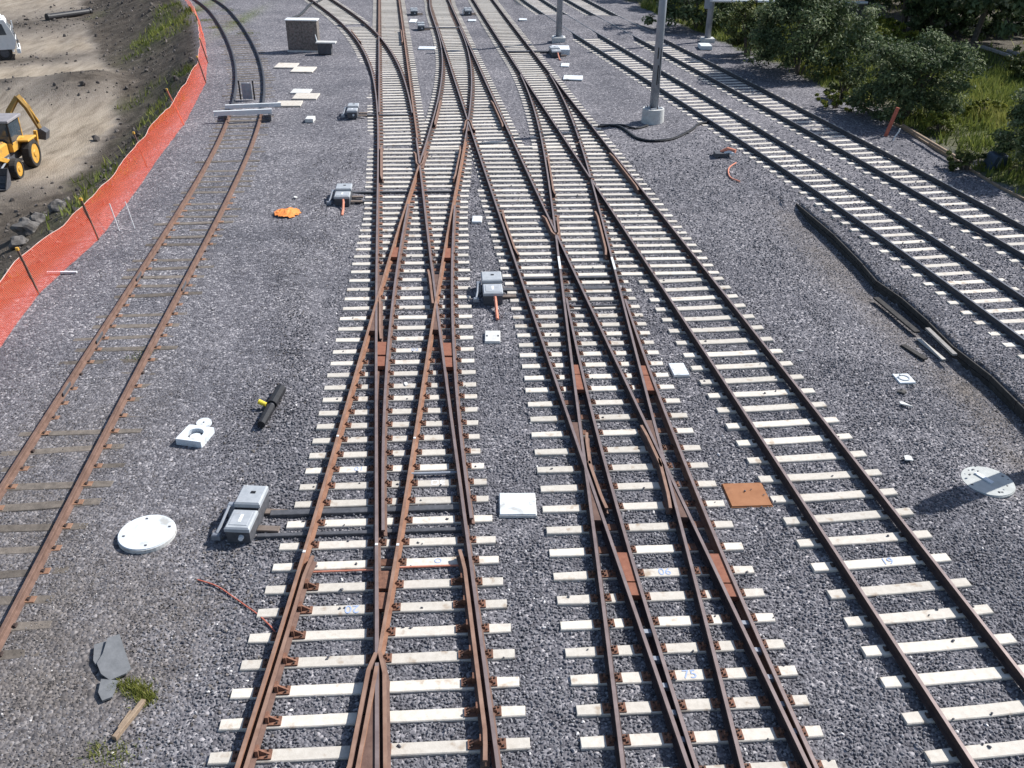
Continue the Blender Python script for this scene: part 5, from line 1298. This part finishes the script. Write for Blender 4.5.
def wheel(t, x, y, r, w, name='wheel'):
    tyre = MB(); N = 22; prof = [(-w / 2, r * .72), (-w / 2, r * .94), (-w * .36, r), (w * .36, r), (w / 2, r * .94), (w / 2, r * .72)]
    P = []; F = []
    for i in range(N):
        a = 2 * math.pi * i / N
        for (q, rr) in prof: P.append((q, rr * math.cos(a) * (1.0 if i % 2 else .985), rr * math.sin(a) * (1.0 if i % 2 else .985)))
    for i in range(N):
        for k in range(5): F.append((i * 6 + k, ((i + 1) % N) * 6 + k, ((i + 1) % N) * 6 + k + 1, i * 6 + k + 1))
    o = tyre.add(P, F).build(name, TYRE, t, (x, y, r)); s = 1 if x > 0 else -1
    MB().cyl((-w * .42, 0, 0), (w * .42, 0, 0), r * .73, r * .73, 18).build('rim', YEL if name == 'wheel' and r < .85 else MDARK, o); MB().cyl((s * w * .42, 0, 0), (s * w * .52, 0, 0), r * .28, r * .22, 12).build('hub', YEL, o)
    return o


p = at(34, 163, LOW); z0 = float(zg(p.x, p.y))
bk = thing('backhoe_loader', 'yellow backhoe loader working on the pale haul road', 'backhoe', (-24.38, 43.2, z0 - .03), math.radians(5))
bk.scale = (.93, .93, .93); wheel(bk, 0.95, 0.95, 0.72, .45); wheel(bk, -0.95, 0.95, 0.72, .45); wheel(bk, 0.92, -1.15, 0.52, .36); wheel(bk, -0.92, -1.15, 0.52, .36)
MB().box((0, -.2, .85), (0.9, 3.0, .5), bev=.04).build('chassis', MDARK, bk)
mb = MB().box((0, -1.1, 1.35), (0.86, 1.5, .62), bev=.09); mb.box((0, -1.0, 1.68), (.6, 1.1, .06), bev=.02); mb.build('bonnet', YEL, bk)
MB().box((0, -1.87, 1.28), (0.66, .05, .5)).build('grille', BLACK, bk)
MB().cyl((.22, -1.0, 1.6), (.22, -1.0, 2.2), .05, .05, 8).build('exhaust', BLACK, bk)
for sx in (-1, 1):
    MB().tube([(sx * .55, .35, 1.55), (sx * .60, .75, 1.60), (sx * .66, 1.25, 1.45), (sx * .66, 1.6, 1.05)], .11, 8).build('mudguard', YEL, bk); MB().box((sx * .9, .95, 1.5), (.56, 1.1, .09), bev=.03).build('fender', YEL, bk)
for sx in (-1, 1):
    for yy in (-.25, 1.15): MB().box((sx * .62, yy, 2.05), (.08, .08, 1.15)).build('cab_post', YEL if yy > 0 else BLACK, bk)
MB().box((0, .45, 2.66), (1.5, 1.7, .12), bev=.04).build('cab_roof', mat('roof_grey', (.20, .19, .20), (.27, .26, .27), 4), bk)
MB().box((0, -.27, 2.08), (1.16, .03, 1.02)).build('windscreen', GLASS, bk); MB().box((0, 1.18, 2.08), (1.16, .03, 1.02)).build('rear_window', GLASS, bk)
for sx in (-1, 1): MB().box((sx * .63, .45, 2.08), (.03, 1.3, 1.02)).build('side_window', GLASS, bk)
MB().box((0, .45, 1.35), (1.3, 1.5, .45), bev=.03).build('cab_base', YEL, bk)
MB().box((0, .5, 1.7), (.5, .5, .3), bev=.08).build('seat', BLACK, bk)
for sx in (-1, 1):
    MB().box((0, 0, 0), (.12, 2.3, .22), M=Matrix.Translation((sx * .56, -1.5, 1.08)) @ Matrix.Rotation(math.radians(-24), 4, 'X') @ Matrix.Rotation(math.pi, 4, 'Z'), bev=.02).build('loader_arm', YEL, bk)
    MB().cyl((sx * .56, -.9, 1.0), (sx * .56, -2.1, .72), .05, .05, 8).build('hydraulic_ram', STEELG, bk)
mb = MB()   # loader bucket, an open curved shell
prof = [(-2.45, .95), (-2.38, .55), (-2.5, .18), (-2.85, .06), (-3.25, .08)]
for (y0, z0_), (y1, z1_) in zip(prof[:-1], prof[1:]): mb.add([(-1.1, y0, z0_), (1.1, y0, z0_), (1.1, y1, z1_), (-1.1, y1, z1_), (-1.1, y0 - .04, z0_ - .0), (1.1, y0 - .04, z0_), (1.1, y1 - .03, z1_ + .035), (-1.1, y1 - .03, z1_ + .035)], [(0, 1, 2, 3), (7, 6, 5, 4), (0, 4, 5, 1), (3, 2, 6, 7)])
for sx in (-1.1, 1.1): mb.add([(sx, y, z) for y, z in prof] + [(sx * .97, y, z) for y, z in prof], [(0, 1, 2, 3, 4), (9, 8, 7, 6, 5)])
mb.build('loader_bucket', MDARK, bk)
MB().box((0, 1.75, .95), (1.7, .25, .7), bev=.03).build('rear_frame', YEL, bk)
for sx in (-1, 1): MB().box((0, 0, 0), (.16, .16, 1.5), M=Matrix.Translation((sx * .95, 1.9, .9)) @ Matrix.Rotation(sx * .1, 4, 'Y')).build('stabiliser', YEL, bk)
mb = MB().tube([(0, 1.8, 1.1), (-.35, 1.95, 1.9), (-.15, 2.2, 2.6), (.30, 2.5, 3.25)], [.22, .20, .18, .15], 4); mb.build('boom', mat('worn_yellow', (.23, .14, .045), (.32, .20, .06), 3), bk)
MB().tube([(.28, 2.5, 3.3), (0.62, 2.6, 2.7), (.98, 2.7, 1.5)], [.17, .17, .12], 4).build('dipper', mat('worn_yellow', (.2, .12, .04)), bk)
MB().tube([(.50, 2.55, 3.15), (1.02, 2.66, 1.9)], .055, 8).build('hydraulic_ram', YEL, bk)
mb = MB().prism([(-.05, 0), (.35, -.05), (.45, .35), (.2, .55), (-.1, .45)], -.28, .28, M=Matrix.Translation((.9, 2.7, 1.05)) @ Matrix.Rotation(math.pi / 2, 4, 'X')); mb.build('digging_bucket', MDARK, bk)

p = at(6, 60, LOW); z0 = float(zg(p.x, p.y))
tk = thing('tipper_truck', 'white tipper truck cut off by the frame edge', 'truck', (p.x - .45, p.y + 1.0, z0 - .02), math.radians(26))


def twheel(t, x, y, r, w):
    P = []; F = []; N = 20; prof = [(-w / 2, r * .6), (-w / 2, r * .93), (-w * .4, r), (w * .4, r), (w / 2, r * .93), (w / 2, r * .6)]
    for i in range(N):
        a = 2 * math.pi * i / N
        for (q, rr) in prof: P.append((rr * math.cos(a), q, rr * math.sin(a)))
    for i in range(N):
        for k in range(5): F.append((i * 6 + k, i * 6 + k + 1, ((i + 1) % N) * 6 + k + 1, ((i + 1) % N) * 6 + k))
    o = MB().add(P, F).build('wheel', TYRE, t, (x, y, r)); MB().cyl((0, -w * .36, 0), (0, w * .36, 0), r * .62, r * .62, 16).build('rim', MDARK, o)


for x in (0, -3.6, -4.9):
    for y in (-1.0, 1.0): twheel(tk, x, y, .52, .32)
MB().box((-2.4, 0, .8), (6.2, .9, .3)).build('chassis', MDARK, tk)
prof = [(-1.0, .75), (.75, .75), (.95, 1.35), (.75, 2.05), (.45, 2.75), (-.95, 2.8)]
mb = MB(); M_ = Matrix.Rotation(math.pi / 2, 4, 'X'); mb.prism([(x, z) for x, z in prof], -1.18, 1.18, M=M_); mb.build('cab', WHITE, tk)
mb = MB().add([(.93, -1.0, 1.5), (.93, 1.0, 1.5), (.60, 1.0, 2.5), (.60, -1.0, 2.5), (.90, -1.0, 1.5), (.90, 1.0, 1.5), (.55, 1.0, 2.5), (.55, -1.0, 2.5)], [(0, 1, 2, 3), (7, 6, 5, 4), (0, 3, 7, 4), (1, 5, 6, 2)]); mb.build('windscreen', GLASS, tk)
for sy in (-1, 1): MB().prism([(-.55, 1.75), (.42, 1.75), (.25, 2.5), (-.55, 2.5)], -.01, .01, M=Matrix.Translation((0, sy * 1.19, 0)) @ M_).build('side_window', GLASS, tk)
MB().box((.95, 0, .62), (.24, 2.4, .34), bev=.04).build('bumper', WHITE, tk); MB().box((.98, 0, 1.15), (.04, 1.5, .35)).build('grille', BLACK, tk)
for sy in (-1, 1): MB().box((1.0, sy * .95, .95), (.08, .28, .18)).build('headlight', GLASS, tk); MB().box((.85, sy * 1.35, 2.1), (.08, .14, .5)).build('mirror', WHITE, tk); MB().tube([(-.62, sy * 1.1, .55), (-.45, sy * 1.1, 1.05), (0, sy * 1.1, 1.22), (.45, sy * 1.1, 1.05), (.62, sy * 1.1, .55)], .07, 6).build('wheel_arch', WHITE, tk)
MB().box((-.2, 0, 2.86), (1.0, 1.6, .14), bev=.05).build('roof_visor', WHITE, tk)
mb = MB().box((-3.6, 0, 1.75), (4.6, 2.4, 1.5), bev=.05); mb.build('tipper_body', WHITE, tk)

a, b = at(47.5, 20, LOW), at(91, 14, LOW); c = (a + b) / 2; c.z = float(zg(c.x, c.y)) + .25
t = thing('steel_pipe', 'long black pipe lying across the far end of the haul road', 'pipe', c); d = b - a; d.z = 0; MB().cyl(-d / 2, d / 2, .30, .30, 14).build('pipe_barrel', BLACK, t)
for s_ in (-.48, .48): MB().cyl(d * s_ - d.normalized() * .1, d * s_ + d.normalized() * .1, .35, .35, 14).build('collar', BLACK, t)


def rock(px, py, s, z, label, seed, group='rocks on the bank'):
    p = at(px, py, z); g = random.Random(seed); bm = bmesh.new(); s *= .72; bmesh.ops.create_icosphere(bm, subdivisions=3, radius=s)
    for v in bm.verts: v.co *= 1 + .55 * mnoise.noise(v.co / s * 1.1 + Vector((seed, 0, 0))); v.co *= 1 + .16 * mnoise.noise(v.co / s * 3.3); v.co.z *= .75
    me = bpy.data.meshes.new('rock'); bm.to_mesh(me); bm.free(); me.materials.append(STONE); o = link('rock', me, None, (p.x, p.y, float(zg(p.x, p.y)) + s * .25), g.uniform(0, 6)); return o


for k, (px, py, s, lb) in enumerate([(28, 232, .62, 'largest grey boulder of the heap below the fence'), (40, 226, .5, 'boulder on the upslope end of the heap'), (20, 244, .45, 'lower boulder of the heap near the fence post'), (60, 216, .45, 'dark boulder uphill from the heap')]):
    tag(rock(px, py, s, -1.2, lb, k + 3), lb, 'boulder', 'boulder heap below the fence')
rk = tag(rock(902, 390, .13, 0, '', 31), 'single grey stone lying below the ringed pit cover', 'stone')


def earth_clods():
    g = np.random.default_rng(9); n = 16000; x = g.uniform(-46, -13, n); y = g.uniform(22, 98, n); k = (x < fx_f(y) - .4) & (g.random(n) < np.clip(zone(x, y)[:, 0] - .35, 0, 1) * .6) & frustum(x, y + 2, 60); x, y = x[k], y[k]; n = len(x)
    s = g.gamma(2.0, .04, n) + .04; stone_instances('earth_clods', np.stack([x, y, zg(x, y) + s * .1], -1), np.stack([s * g.uniform(.9, 1.6, n), s, s * g.uniform(.5, .9, n)], -1), g.uniform(0, 6, (n, 3)), np.clip(g.normal(.3, .18, n), 0, 1), DIRTM, 40.)


earth_clods()
ballast()
